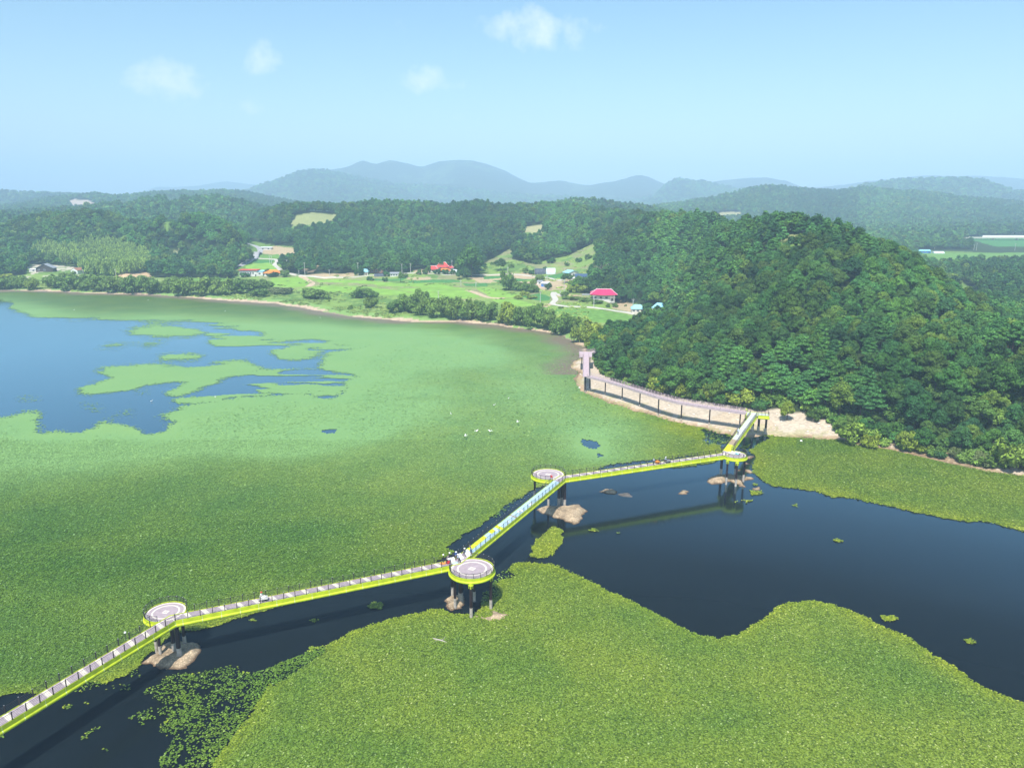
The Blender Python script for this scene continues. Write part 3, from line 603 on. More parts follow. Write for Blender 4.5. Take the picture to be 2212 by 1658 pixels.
# leaf mat: fine net over the visible lake
sx = np.arange(-330, 2546, 2.4); sy = np.concatenate([np.arange(618, 1000, 1.0), np.arange(1000, 1300, 1.6), np.arange(1300, 1800, 2.4)])
qx, qy = np.meshgrid(sx, sy); tt = CAMZ/(SP+(qy-VH/2)/FV*CP_)
LX = (qx-VW/2)/FV*tt; LYY = (CP_-(qy-VH/2)/FV*SP)*tt
cov = cover(LX, LYY)
spn = fbm(LX/.9, LYY/.9, 141, 3)
soft = look(rSoft, qx+(fbm(LX/14, LYY/9, 331, 4)-.5)*34, qy+(fbm(LX/14, LYY/9, 332, 4)-.5)*15); fz = (look(rFarW, qx, qy) > 0) & (LYY > 200)
soft = np.maximum(soft, np.clip(look(rSt, qx, qy)*sstep(.40, .60, fbm(LX/30, LYY/9, 341, 4)+.02), 0, 1)); soft = np.maximum(soft, np.clip(look(rSt2, qx, qy)*sstep(.44, .66, fbm(LX/48, LYY/15, 342, 4)), 0, 1))
fn = .42*fbm(LX/17, LYY/5.5, 333, 4)+.33*fbm(LX/4, LYY/1.8, 334, 2)+.25*np.random.default_rng(12).random(LX.shape)
sdist = np.full(LX.shape, -99.0); mk = qy < 1100; sdist[mk] = shore_dist(LX[mk], LYY[mk])
leafy = (np.where(fz, soft > .12, (cov >= .99) | ((cov > 0) & (spn > 1.02-cov*.62) & (LYY > 180)))) & (sdist < 3.5)
leafy &= ~((look(rHoleS, qx, qy) > .25+.5*np.random.default_rng(13).random(LX.shape)) & (LYY > 150))
Zl = 0.05+0.10*fbm(LX/1.3, LYY/1.3, 151, 3)
midp = .42*sstep(140, 250, LYY)*(1-sstep(1300, 1520, qx))*(.6+.8*fbm(LX/30, LYY/30, 162, 3))*(1-.75*sstep(380, 520, LYY))
pale = np.clip(midp+look(rPaleS, qx, qy)*.9*(0.75+.5*fbm(LX/30, LYY/18, 161, 4))+look(rPale2S, qx, qy)*(.3+.9*fbm(LX/16, LYY/9, 163, 4)), 0, 1)
bankl = sstep(-16, -5, sdist)*(qx > 1235)*(qx < 1720)*(qy > 850); lime = np.clip(look(rEdge, qx, qy)*2.0+bankl, 0, 1)
brown = sstep(-16, 0, sdist+(fbm(LX/20, LYY/12, 171, 3)-.5)*18)*(LYY > 330)
dk = fbm(LX/16, LYY/10, 181, 4)
vn = np.arange(LX.size).reshape(LX.shape)
q = leafy[:-1,:-1] & leafy[1:,:-1] & leafy[:-1,1:] & leafy[1:,1:]
F = np.stack([vn[1:,:-1], vn[1:,1:], vn[:-1,1:], vn[:-1,:-1]], -1)[q]
use = np.zeros(LX.size, bool); use[F.ravel()] = True; remap = np.cumsum(use)-1; F = remap[F]
fl = lambda a: a.ravel()[use]
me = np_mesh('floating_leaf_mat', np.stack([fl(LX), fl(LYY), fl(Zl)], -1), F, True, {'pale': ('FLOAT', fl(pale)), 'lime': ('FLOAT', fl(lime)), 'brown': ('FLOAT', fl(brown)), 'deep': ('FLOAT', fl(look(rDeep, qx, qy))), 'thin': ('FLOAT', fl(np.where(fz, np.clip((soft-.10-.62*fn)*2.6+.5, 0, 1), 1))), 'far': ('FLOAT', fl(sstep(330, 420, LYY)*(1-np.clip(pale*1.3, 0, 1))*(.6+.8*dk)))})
def leafmat(name, rosette):
    m = bpy.data.materials.new(name); m.use_nodes = True; t = m.node_tree; N, L = t.nodes, t.links
    b = N['Principled BSDF']; b.inputs['Roughness'].default_value = .5; b.inputs['Specular IOR Level'].default_value = .25 if rosette else .08
    def at(n): a = N.new('ShaderNodeAttribute'); a.attribute_name = n; return a.outputs['Fac']
    def mix(f, a, c, typ='MIX'):
        x = N.new('ShaderNodeMix'); x.data_type = 'RGBA'; x.blend_type = typ
        for s, i in ((f, 0), (a, 6), (c, 7)):
            if isinstance(s, tuple): x.inputs[i].default_value = (*s, 1)
            elif isinstance(s, (int, float)): x.inputs[i].default_value = s
            else: L.new(s, x.inputs[i])
        return x.outputs[2]
    def ramp(s, *st):
        r = N.new('ShaderNodeValToRGB')
        while len(r.color_ramp.elements) < len(st): r.color_ramp.elements.new(.5)
        for e, (p, c) in zip(r.color_ramp.elements, st): e.position = p; e.color = (*c, 1)
        L.new(s, r.inputs[0]); return r.outputs[0]
    g = N.new('ShaderNodeNewGeometry')
    if rosette:
        base = ramp(at('rnd'), (0, (0.045,0.083,0.006)), (.3, (0.096,0.163,0.011)), (.75, (0.143,0.222,0.019)), (.975, (0.19,0.28,0.04)), (.997, (0.34,0.42,0.16)))
        f2 = 1
    else:
        nz = N.new('ShaderNodeTexNoise'); nz.inputs['Scale'].default_value = 2.6; nz.inputs['Detail'].default_value = 6; nz.inputs['Roughness'].default_value = .8; L.new(g.outputs['Position'], nz.inputs['Vector'])
        base = ramp(nz.outputs[0], (.34, (0.027,0.048,0.005)), (.5, (0.098,0.163,0.016)), (.66, (0.168,0.25,0.034)))
        bn = N.new('ShaderNodeBump'); bn.inputs['Distance'].default_value = .16; bn.inputs['Strength'].default_value = .8; L.new(nz.outputs[0], bn.inputs['Height']); L.new(bn.outputs[0], b.inputs['Normal'])
    big = N.new('ShaderNodeTexNoise'); big.inputs['Scale'].default_value = .05; big.inputs['Detail'].default_value = 5; L.new(g.outputs['Position'], big.inputs['Vector'])
    base = mix(1.0, base, ramp(big.outputs[0], (.36, (.78,.88,.8)), (.62, (1.22,1.1,1.0))), 'MULTIPLY')
    base = mix(at('deep'), base, mix(1.0, base, (.62,.80,.80), 'MULTIPLY'))
    base = mix(at('lime'), base, mix(1.0, base, (1.38,1.2,.55), 'MULTIPLY'))
    base = mix(at('pale'), base, (0.195,0.35,0.105) if rosette else mix(.28, (0.20,0.375,0.135), base))
    if not rosette:
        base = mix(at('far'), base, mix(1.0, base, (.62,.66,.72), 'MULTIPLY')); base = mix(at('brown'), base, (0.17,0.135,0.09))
    L.new(base, b.inputs['Base Color'])
    if not rosette:      # leaves thin out towards open water: fine gaps between them let the water through
        wn_ = N.new('ShaderNodeTexNoise'); wn_.inputs['Scale'].default_value = 1.6; wn_.inputs['Detail'].default_value = 2; mp_ = N.new('ShaderNodeMapping'); mp_.inputs['Scale'].default_value = (.6, 1, 1); L.new(g.outputs['Position'], mp_.inputs[0]); L.new(mp_.outputs[0], wn_.inputs['Vector'])
        a1 = N.new('ShaderNodeMapRange'); a1.inputs[1].default_value = .33; a1.inputs[2].default_value = .67; L.new(wn_.outputs[0], a1.inputs[0])
        a2 = N.new('ShaderNodeMath'); a2.operation = 'SUBTRACT'; L.new(at('thin'), a2.inputs[0]); L.new(a1.outputs[0], a2.inputs[1])
        a3 = N.new('ShaderNodeMapRange'); a3.inputs[1].default_value = -.06; a3.inputs[2].default_value = .0; L.new(a2.outputs[0], a3.inputs[0]); L.new(a3.outputs[0], b.inputs['Alpha'])
    return m
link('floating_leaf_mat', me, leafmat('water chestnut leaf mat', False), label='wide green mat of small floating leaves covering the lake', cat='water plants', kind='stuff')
# single rosettes where the photograph resolves them
def rosettes(n, y0, y1, ang, size, dens, seed):
    r = np.random.default_rng(seed)
    Y = np.sqrt(r.random(n)*(y1*y1-y0*y0)+y0*y0); X = Y*(r.random(n)*2-1)*ang
    c = cover(X, Y)
    cl = fbm(X/.7, Y/.7, 141, 2); cl2 = fbm(X/3.5, Y/3.5, 142, 3)
    keep = (c >= .99) & (r.random(n) < dens)
    keep &= r.random(n) < 1-sstep(250, 450, Y)
    keep |= (c > 0) & (c < .99) & (cl*.28+cl2*.30+r.random(n)*.42 > 1.06-c*.72) & (r.random(n) < dens)
    s = shore_dist(X, Y); keep &= s < 1.5
    vx, vy = proj(X, Y, 0*X); keep &= ~((look(rFarW, vx+(r.random(n)-.5)*50, vy+(r.random(n)-.5)*26) > 0) & (Y > 195))
    edge = keep & False
    X, Y, c = X[keep], Y[keep], c[keep]; n = len(X)
    rad = size*(.6+.6*r.random(n)); z = .12+.16*r.random(n); rot = r.random(n)*6.28; tx = (r.random(n)-.5)*.6; ty = (r.random(n)-.5)*.5
    k = 6; a = np.arange(k)*2*math.pi/k
    rr_ = rad[:,None]*(.7+.5*r.random((n, k)))
    px = np.cos(a+rot[:,None])*rr_; py = np.sin(a+rot[:,None])*rr_
    V = np.empty((n, k+1, 3)); V[:,0] = np.stack([X, Y, z+.05], -1)
    V[:,1:,0] = X[:,None]+px; V[:,1:,1] = Y[:,None]+py; V[:,1:,2] = z[:,None]+px*tx[:,None]+py*ty[:,None]+(r.random((n,k))-.6)*rad[:,None]*.35
    V[:,:,2] = np.maximum(V[:,:,2], .01)
    base = (np.arange(n)*(k+1))[:,None]
    F = np.stack([np.stack([base[:,0], base[:,0]+1+i, base[:,0]+1+(i+1) % k], -1) for i in range(k)], 1).reshape(-1, 3)
    vx, vy = proj(X, Y, 0*X); rep = lambda q: np.repeat(q, k+1)
    midp = .42*sstep(140, 250, Y)*(1-sstep(1300, 1520, vx))*(.6+.8*fbm(X/30, Y/30, 162, 3))
    pl = np.clip(midp+look(rPaleS, vx, vy)*.9+look(rPale2S, vx, vy)*(.3+.9*fbm(X/16, Y/9, 163, 4)), 0, 1); sd_ = shore_dist(X, Y); li = np.clip(look(rEdge, vx, vy)*2.0+sstep(-16, -5, sd_)*(vx > 1235)*(vx < 1720)*(vy > 850), 0, 1); dp = look(rDeep, vx, vy); spz = look(rSp, vx, vy) > 0; li = np.where(spz, li*.35, li); dp = np.where(spz, .8, dp)
    return V.reshape(-1, 3), F, {'rnd': rep(r.random(n)), 'pale': rep(pl), 'lime': rep(li), 'deep': rep(dp)}
parts = [rosettes(380000, 84, 140, .80, .165, 1.0, 1), rosettes(330000, 140, 235, .80, .21, 1.0, 2), rosettes(150000, 235, 460, .74, .34, .8, 3)]
off = 0; VV = []; FF = []; AA = {'rnd': [], 'pale': [], 'lime': [], 'deep': []}
for V_, F_, A_ in parts:
    VV.append(V_); FF.append(F_+off); off += len(V_)
    for k in AA: AA[k].append(A_[k])
me = np_mesh('leaf_rosettes', np.concatenate(VV), np.concatenate(FF), False, {k: ('FLOAT', np.concatenate(v)) for k, v in AA.items()})
link('leaf_rosettes', me, leafmat('water chestnut rosette', True), label='countless small green leaf rosettes floating across the near lake', cat='water plants', kind='stuff')
print('rosettes', len(me.polygons)//6, 'mat faces', len(F))

# ---------------------------------------------------------------- the lime footbridge
BZ = 7.8
bridge = empty('footbridge', G(1019, 1228, 0), label='long zigzag lime green footbridge on dark piles across the lake, with round viewing platforms', cat='footbridge')
BO = bridge.location.copy()
def ms(pts): return [Vector((p.x, p.y, 0)) for p in pts]
c0 = G(0, 1559.3, BZ); J = [None, G(373, 1335, BZ), G(987, 1213, BZ), G(1214, 1031, BZ), G(1566, 980.3, BZ), G(1630, 893, BZ)]
J[0] = c0+(c0-J[1]).normalized()*26
PLAT = [(G(358, 1321, BZ), 3.3), (G(1019.5, 1227.7, BZ), 4.2), (G(1184, 1024, BZ), 4.15), (G(1587.4, 982, BZ), 3.15)]
HW = 1.0                                     # half width of the walking surface
def off2(p, d, s): return Vector((p.x-d.y*s, p.y+d.x*s, p.z))
def miter(i, s):
    """point on the offset line s metres left of the centre line at joint i"""
    if i == 0 or i == 5:
        d = (J[1]-J[0]) if i == 0 else (J[5]-J[4]); d = d.normalized(); return off2(J[i], d, s)
    a = (J[i]-J[i-1]).normalized(); b = (J[i+1]-J[i]).normalized(); t = (a+b).normalized(); n = Vector((-t.y, t.x, 0)); k = s/max(.3, n.dot(Vector((-a.y, a.x, 0))))
    return J[i]+n*k
def local(m, root): return [(x-root.x, y-root.y, z-root.z) for x, y, z in m]
def addpart(mb, name, mats, root=bridge, parent=None, **kw):
    o_ = root.location; mb.v = local(mb.v, o_); return mb.build(name, mats, parent or root, **kw)
def quad_strip(mb, A, B, z, th, m):
    """plank slab between left edge A0-A1 and right edge B0-B1"""
    (a0, a1), (b0, b1) = A, B
    vs = [(a0.x,a0.y,z-th),(b0.x,b0.y,z-th),(b1.x,b1.y,z-th),(a1.x,a1.y,z-th),(a0.x,a0.y,z),(b0.x,b0.y,z),(b1.x,b1.y,z),(a1.x,a1.y,z)]
    mb.add(vs, [(0,3,2,1),(4,5,6,7),(0,1,5,4),(1,2,6,5),(2,3,7,6),(3,0,4,7)], m)
DECKM = [M['plank'], M['cream'], M['bluefilm'], M['brightlime'], M['greyfilm'], M['tan'], M['white']]
posts_left = 96; rest = MB()
def rail_line(pts, rail, posts, h=1.18, pr=.028, n=5, lean=None, mk=None):
    global posts_left
    for p in pts:
        q = Vector((p.x, p.y, BZ)); 
        posts.append(q)
    for a, b in zip(pts[:-1], pts[1:]):
        if (a-b).length > 3.6: continue
        for k in range(n):
            z = BZ+.22+k*(h-.28)/(n-1); rail.tube((a.x, a.y, z), (b.x, b.y, z), .02 if k < n-1 else .032, n=4, caps=False)
def clear_of_plat(p, m=-.15): return all((Vector((p.x, p.y))-Vector((c.x, c.y))).length > r+m for c, r in PLAT)
def seg_dist(p, a, b):
    a = Vector((a.x, a.y)); b = Vector((b.x, b.y)); p = Vector((p.x, p.y)); d = b-a; t = max(0, min(1, (p-a).dot(d)/d.dot(d))); return (p-a-d*t).length
def post_mesh(h=1.2):
    m = MB(); m.box((0,0,h/2), (.11,.11,h), m=0); m.box((0,0,h+.03), (.1,.1,.06), m=1); m.box((0,0,.06), (.13,.13,.12), m=0)
    return m
PM = post_mesh().mesh('post')
for i in range(5):
    a, b = J[i], J[i+1]; d = (b-a).normalized(); Ln = (b-a).length
    al, ar, bl, br = miter(i, HW), miter(i, -HW), miter(i+1, HW), miter(i+1, -HW)
    dk = MB(); s = 0.0; k = 0
    segs = []
    if i in (0, 1, 3):
        per = 2.75; x = 0.0
        while x < Ln-1e-3:
            e = min(Ln, x+per*.72); segs.append((x, e, 0)); 
            if e < Ln: segs.append((e, min(Ln, x+per), 1))
            x += per
    elif i == 2:
        segs = [(0, 5, 0), (5, 17, 2), (17, 18.2, 3), (18.2, 24, 2), (24, 24.5, 5), (24.5, 33, 2), (33, 33.4, 4), (33.4, Ln-3, 2), (Ln-3, Ln, 0)]
    else: segs = [(0, 2.6, 0), (2.6, 9.0, 3), (9.0, 14.5, 5), (14.5, Ln, 4)]
    for x0, x1, m_ in segs:
        t0, t1 = x0/Ln, x1/Ln
        quad_strip(dk, (al.lerp(bl, t0), al.lerp(bl, t1)), (ar.lerp(br, t0), ar.lerp(br, t1)), BZ, .16, m_)
    if i == 2:   # bare lime frame where the film is not yet laid, left half, and scraps of white packing
        L0, R0 = miter(2, HW), miter(2, -HW); L1, R1 = miter(3, HW), miter(3, -HW)
        for x0, x1 in ((5.2, 12.2), (14.2, 16)):
            quad_strip(dk, (L0.lerp(L1, x0/Ln), L0.lerp(L1, x1/Ln)), ((L0.lerp(R0,.5)).lerp(L1.lerp(R1,.5), x0/Ln), (L0.lerp(R0,.5)).lerp(L1.lerp(R1,.5), x1/Ln)), BZ+.012, .02, 3)
        for x in (6.2, 7.6, 9, 10.4):
            quad_strip(dk, (L0.lerp(L1, x/Ln), L0.lerp(L1, (x+.06)/Ln)), ((L0.lerp(R0,.5)).lerp(L1.lerp(R1,.5), x/Ln), (L0.lerp(R0,.5)).lerp(L1.lerp(R1,.5), (x+.06)/Ln)), BZ+.018, .01, 0)
        r_ = random.Random(3)
        for x in (15.6, 21, 26.5, 27.4, 31.5):
            f0 = .3+.3*r_.random(); w = .2+.25*r_.random(); ln = .5+1.2*r_.random()
            A0, A1 = L0.lerp(R0, f0), L1.lerp(R1, f0); B0, B1 = L0.lerp(R0, f0+w), L1.lerp(R1, f0+w)
            quad_strip(dk, (A0.lerp(A1, x/Ln), A0.lerp(A1, (x+ln)/Ln)), (B0.lerp(B1, (x+.3)/Ln), B0.lerp(B1, (x+ln-.2)/Ln)), BZ+.03+.004*x/10, .02, 6)
    addpart(dk, 'deck', DECKM, label={2: 'deck partly covered in pale blue protective film', 4: 'deck with lime, tan and grey sheeting', 0: 'mauve plank deck with cream cross bands'}.get(i))
    gd = MB()
    for sgn in (1, -1):
        A = [miter(i, sgn*HW), miter(i, sgn*(HW+.13))]; B = [miter(i+1, sgn*HW), miter(i+1, sgn*(HW+.13))]
        def bx(z0, z1, A=A, B=B):
            p, q, r2, s2 = A[0], B[0], B[1], A[1]
            vs = [(v.x, v.y, z0) for v in (p, q, r2, s2)]+[(v.x, v.y, z1) for v in (p, q, r2, s2)]
            f = [(3,2,1,0),(4,5,6,7),(0,1,5,4),(1,2,6,5),(2,3,7,6),(3,0,4,7)]
            gd.add(vs, f if sgn < 0 else [tuple(reversed(x)) for x in f], 0)
        bx(BZ-.62, BZ+.10)
        pa, pb = miter(i, sgn*(HW-.02)), miter(i+1, sgn*(HW-.02)); 
        gd.tube((pa.x, pa.y, BZ-.86), (pb.x, pb.y, BZ-.86), .31, n=14)
    for k in range(int(Ln/3)+1):
        p = a.lerp(b, min(.99, (k+.5)*3/Ln)); q0, q1 = off2(p, d, HW-.1), off2(p, d, -HW+.1)
        gd.tube((q0.x, q0.y, BZ-.5), (q1.x, q1.y, BZ-.5), .12, n=6)
        for sgn in (1, -1):
            q0 = off2(p, d, sgn*(HW-.02)); gd.tube((q0.x-d.x*.05, q0.y-d.y*.05, BZ-.86), (q0.x+d.x*.05, q0.y+d.y*.05, BZ-.86), .322, n=14, m=1); q0 = off2(p, d, sgn*(HW+.132)); gd.box((q0.x, q0.y, BZ-.26), (.07, .012, .70), math.atan2(d.y, d.x), m=1)
    addpart(gd, 'girder', [M['lime'], M['seam']])
    for sgn in (1, -1):
        A, B = miter(i, sgn*(HW+.065)), miter(i+1, sgn*(HW+.065)); n = max(1, round((B-A).length/1.95)); pts = [A.lerp(B, (k+.5)/n if False else k/n) for k in range(n+1)]
        if i == 4: pts = pts[:-1]
        pts = [p for p in pts if clear_of_plat(p, -.05)]
        rl = MB(); ps = []; rail_line(pts, rl, ps)
        ro = addpart(rl, 'railing', [M['rail']])
        for p in ps:
            lp = p-BO; lp.z = BZ+.08-BO.z
            y = p.y
            if i <= 2 and posts_left > 0 and proj(p.x, p.y, BZ)[0] > -60:
                posts_left -= 1; o = link('post', PM, None, ro); o.location = lp; o.rotation_euler.z = math.atan2(d.y, d.x)
            else:
                rest.box((p.x, p.y, BZ+.08+.6), (.11,.11,1.2)); rest.box((p.x, p.y, BZ+1.31), (.1,.1,.06), m=1)
PM.materials.append(M['rail']); PM.materials.append(M['silver'])
# round platforms
for k, (c, r) in enumerate(PLAT):
    fl_ = MB(); z = BZ+.006
    rings = [(0, .60*r, 0), (.60*r, .68*r, 1), (.68*r, .86*r, 0), (.86*r, .95*r, 1)]
    for r0, r1, m_ in rings: fl_.lathe([(max(r0, .001), z), (r1, z)], (c.x, c.y, 0), 56, m_, False) if r0 > 0 else fl_.lathe([(r1, z-.15), (r1, z), (.001, z)], (c.x, c.y, 0), 56, m_, False)
    fl_.f = [tuple(f) for f in fl_.f]
    a0 = R(15) if k != 0 else R(35); e = .17*r
    dm = [(c.x+e*1.15*math.cos(a0+q*math.pi/2), c.y+e*1.15*math.sin(a0+q*math.pi/2)) for q in range(4)]
    fl_.prism(dm, z+.002, z+.010, 1)
    dm = [(c.x+e*.62*math.cos(a0+q*math.pi/2), c.y+e*.62*math.sin(a0+q*math.pi/2)) for q in range(4)]; fl_.prism(dm, z+.011, z+.016, 0)
    dm = [(c.x+e*.28*math.cos(a0+q*math.pi/2), c.y+e*.28*math.sin(a0+q*math.pi/2)) for q in range(4)]; fl_.prism(dm, z+.017, z+.021, 1)
    fo = addpart(fl_, 'platform_floor', [M['mauve'], M['cream']])
    for p_ in fo.data.polygons: pass
    rg = MB()
    # the ring stays open where the walkway enters
    n = 96; ang = []
    for q in range(n):
        t = 2*math.pi*q/n; p = Vector((c.x+r*math.cos(t), c.y+r*math.sin(t), 0)); inside = min(seg_dist(p, J[j], J[j+1]) for j in range(5)) < HW+.05
        ang.append(not inside)
    prof = [(r-.05, .0), (r-.05, .10), (r+.08, .10), (r+.08, -.45), (r-.05, -.45)]
    for q in range(n):
        if ang[q] and ang[(q+1) % n]:
            t0, t1 = 2*math.pi*q/n, 2*math.pi*(q+1)/n
            rg.lathe([(x, BZ+zz) for x, zz in prof], (c.x, c.y, 0), 1, 0, False, t0, t1)
    rg.lathe([(r-.02+.29*math.cos(t_*math.pi/6), BZ-.70+.29*math.sin(t_*math.pi/6)) for t_ in range(13)], (c.x, c.y, 0), 72, 0, True)
    rg.lathe([(.1, BZ-.2), (r-.1, BZ-.2)], (c.x, c.y, 0), 40, 0, False)
    ro_ = addpart(rg, 'ring_beam', [M['lime']])
    rl = MB(); n = 20 if r > 4 else 15; pp = []
    for q in range(n):
        t = 2*math.pi*(q+.35)/n; p = Vector((c.x+r*math.cos(t), c.y+r*math.sin(t), 0))
        if min(seg_dist(p, J[j], J[j+1]) for j in range(5)) < HW+.1: pp.append(None); continue
        pp.append(t)
        for s0, s1, w0, w1 in ((.08, .6, 0, .10), (.6, 1.15, .10, -.02)):   # posts bow outwards
            rl.tube((c.x+(r+w0)*math.cos(t), c.y+(r+w0)*math.sin(t), BZ+s0), (c.x+(r+w1)*math.cos(t), c.y+(r+w1)*math.sin(t), BZ+s1), .045, n=6)
        rl.box((c.x+(r-.02)*math.cos(t), c.y+(r-.02)*math.sin(t), BZ+1.19), (.11,.11,.06), m=1)
    for q in range(n):
        if pp[q] is None or pp[(q+1) % n] is None: continue
        t0, t1 = pp[q], pp[q]+2*math.pi/n
        for kk in range(6):
            w = .10*math.sin(math.pi*min(1, (kk+1)/7)); zz = BZ+.22+kk*.18
            P3 = [(c.x+(r+w)*math.cos(t0+(t1-t0)*u/3), c.y+(r+w)*math.sin(t0+(t1-t0)*u/3), zz) for u in range(4)]
            for u in range(3): rl.tube(P3[u], P3[u+1], .024 if kk < 5 else .036, n=4, caps=False)
    addpart(rl, 'railing', [M['rail'], M['silver']], label='curved railing round a circular platform')
# landing at the shore end
d5 = (J[5]-J[4]).normalized()
q1, q2 = G(1614, 889, BZ), G(1660, 893.5, BZ); q3, q4 = G(1661, 899, BZ), G(1638, 897.5, BZ); q5 = G(1612, 897, BZ)
lm = MB(); lp_ = [q5, q4, q3, q2, q1]
lm.prism([(p.x, p.y) for p in lp_], BZ-.12, BZ-.006, 0)
addpart(lm, 'landing_floor', [M['greyfilm']])
lb = MB()
for a_, b_ in zip(lp_, lp_[1:]+lp_[:1]):
    if a_ is q5: continue
    lb.tube((a_.x, a_.y, BZ-.80), (b_.x, b_.y, BZ-.80), .30, n=12)
    dd = (b_-a_).normalized(); mid = (a_+b_)/2; lb.box((mid.x, mid.y, BZ-.26), ((b_-a_).length, .14, .72), math.atan2(dd.y, dd.x))
addpart(lb, 'edge_beam', [M['lime']])
rl = MB()
for a_, b_ in ((q3, q2), (q2, q1), (q4, q3)):
    n = max(2, round((b_-a_).length/1.2)); pts = [a_.lerp(b_, k/n) for k in range(n+1)]
    for p in pts: rl.box((p.x, p.y, BZ+.65), (.07,.07,1.25))
    for kk in range(5): rl.tube((a_.x, a_.y, BZ+.25+kk*.24), (b_.x, b_.y, BZ+.25+kk*.24), .02, n=4)
addpart(rl, 'railing', [M['rail']])
ro_ = addpart(rest, 'railing_posts', [M['rail'], M['silver']]); tag(ro_, kind='stuff')
def pile(x, y, r, ztop, zb=-2.2, foot=2.1, bracket=True, root=bridge):
    r *= 1.18; g_ = max(0.0, float(height(x, y))) ; m = MB(); m.tube((x, y, g_+foot), (x, y, ztop), r*.93, n=14)
    p = addpart(m, 'pile', [M['steel']], root)
    f_ = MB(); f_.tube((x, y, zb), (x, y, g_+foot), r, n=14); addpart(f_, 'concrete_foot', [M['concrete']], root, p)
    if bracket:
        b_ = MB(); b_.tube((x, y, ztop-.05), (x, y, ztop+.12), r*1.7, n=12); b_.box((x, y, ztop-.35), (r*2.9, r*.7, .55)); b_.box((x, y, ztop-.34), (r*.7, r*2.9, .53)); b_.tube((x, y, ztop+.1), (x, y, ztop+.5), r*1.2, n=10)
        addpart(b_, 'bracket', [M['lime']], root, p)
for vx, vy, r, br in [(1018,1334,.26,1), (1060.5,1316,.25,1), (983.5,1313,.24,1), (995.5,1300,.40,0), (977.5,1287.5,.24,0), (1024.6,1298,.25,0),
                      (339,1408,.22,1), (347.5,1418,.22,1), (377,1411,.30,0), (388.5,1422,.34,0), (400,1396,.25,1),
                      (1155,1075,.25,1), (1184.5,1094,.25,1), (1207,1092,.36,0), (1213.5,1090,.30,0), (1219,1094.5,.36,0),
                      (1557,1027,.33,1), (1568.5,1046,.24,1), (1589,1050,.25,1), (1587,1027,.22,0), (1605.5,1040,.25,1), (1625,934.5,.36,0), (1637.5,935,.36,0), (1653,938,.33,1), (1609,926,.3,1)]:
    p = G(vx, vy, 0); pile(p.x, p.y, r, BZ-1.15, bracket=bool(br))

# ---------------------------------------------------------------- mauve boardwalk along the shore
WZ = 7.2
walk = empty('boardwalk', G(1430, 905, 0), label='mauve wooden boardwalk on maroon posts above the sandy shore', cat='boardwalk')
WP = [G(x, y, WZ) for x, y in [(1265.8,765),(1265.8,813),(1305.4,820),(1343.5,831),(1381.6,843),(1422.9,856),(1470.5,868.5),(1530.8,878),(1597.4,888),(1617,891)]]
def poly_off(P, s):
    out = []
    for i in range(len(P)):
        a = (P[i]-P[max(0, i-1)]) if i else (P[1]-P[0]); b = (P[min(i+1, len(P)-1)]-P[i]) if i < len(P)-1 else a
        t = (a.normalized()+b.normalized()).normalized(); n = Vector((-t.y, t.x, 0)); k = s/max(.55, n.dot(Vector((-a.normalized().y, a.normalized().x, 0))))
        out.append(P[i]+n*k)
    return out
def walkway(P, hw):
    Lf, Rt = poly_off(P, hw), poly_off(P, -hw); dk = MB()
    for i in range(len(P)-1): quad_strip(dk, (Lf[i], Lf[i+1]), (Rt[i], Rt[i+1]), WZ, .12, 0)
    addpart(dk, 'deck', [M['board']], walk)
    fa = MB()
    for Q in (poly_off(P, hw+.05), poly_off(P, -hw-.05)):
        for a, b in zip(Q[:-1], Q[1:]):
            d = b-a; mid = (a+b)/2; fa.box((mid.x, mid.y, WZ-.28), (d.length, .09, .62), math.atan2(d.y, d.x))
    addpart(fa, 'edge_board', [M['board']], walk)
    for Q in (poly_off(P, hw), poly_off(P, -hw)):
        rl = MB()
        for a, b in zip(Q[:-1], Q[1:]):
            n = max(1, round((b-a).length/1.6))
            for k in range(n): p = a.lerp(b, k/n); rl.box((p.x, p.y, WZ+.6), (.12,.12,1.2))
            for kk in range(5): rl.tube((a.x, a.y, WZ+.3+kk*.21), (b.x, b.y, WZ+.3+kk*.21), .03, n=4)
        addpart(rl, 'railing', [M['board']], walk)
walkway(WP[:2], 1.25)
walkway([WP[1]+Vector((1.3,.9,0))]+WP[2:], 1.2)
tp = [G(x, y, WZ) for x, y in [(1251,759),(1251,770),(1279,770),(1279,759)]]
tm = MB(); tm.prism([(p.x, p.y) for p in tp], WZ-.4, WZ-.004, 0); addpart(tm, 'viewing_deck', [M['board']], walk)
rl = MB()
for a, b in ((tp[0], tp[1]), (tp[0], tp[3]), (tp[1], tp[1].lerp(tp[2], .35))):
    for k in range(4): p = a.lerp(b, k/3); rl.box((p.x, p.y, WZ+.6), (.12,.12,1.2))
    for kk in range(5): rl.tube((a.x, a.y, WZ+.3+kk*.21), (b.x, b.y, WZ+.3+kk*.21), .03, n=4)
addpart(rl, 'railing', [M['board']], walk)
walkway([G(1278, 761, WZ), G(1300, 752, WZ), G(1330, 745, WZ)], .9)
for vx, vy in [(375,476),(490,516),(610,559),(736,611),(892,649),(1083,679),(1290,694),(240,452),(270,446),(216,288),(271,280)]:
    p = G(1188+vx*.3174, 702+vy*.3174, .5)
    pile(p.x, p.y, .2, WZ-.5, zb=-1.0, foot=1.0, bracket=False, root=walk)

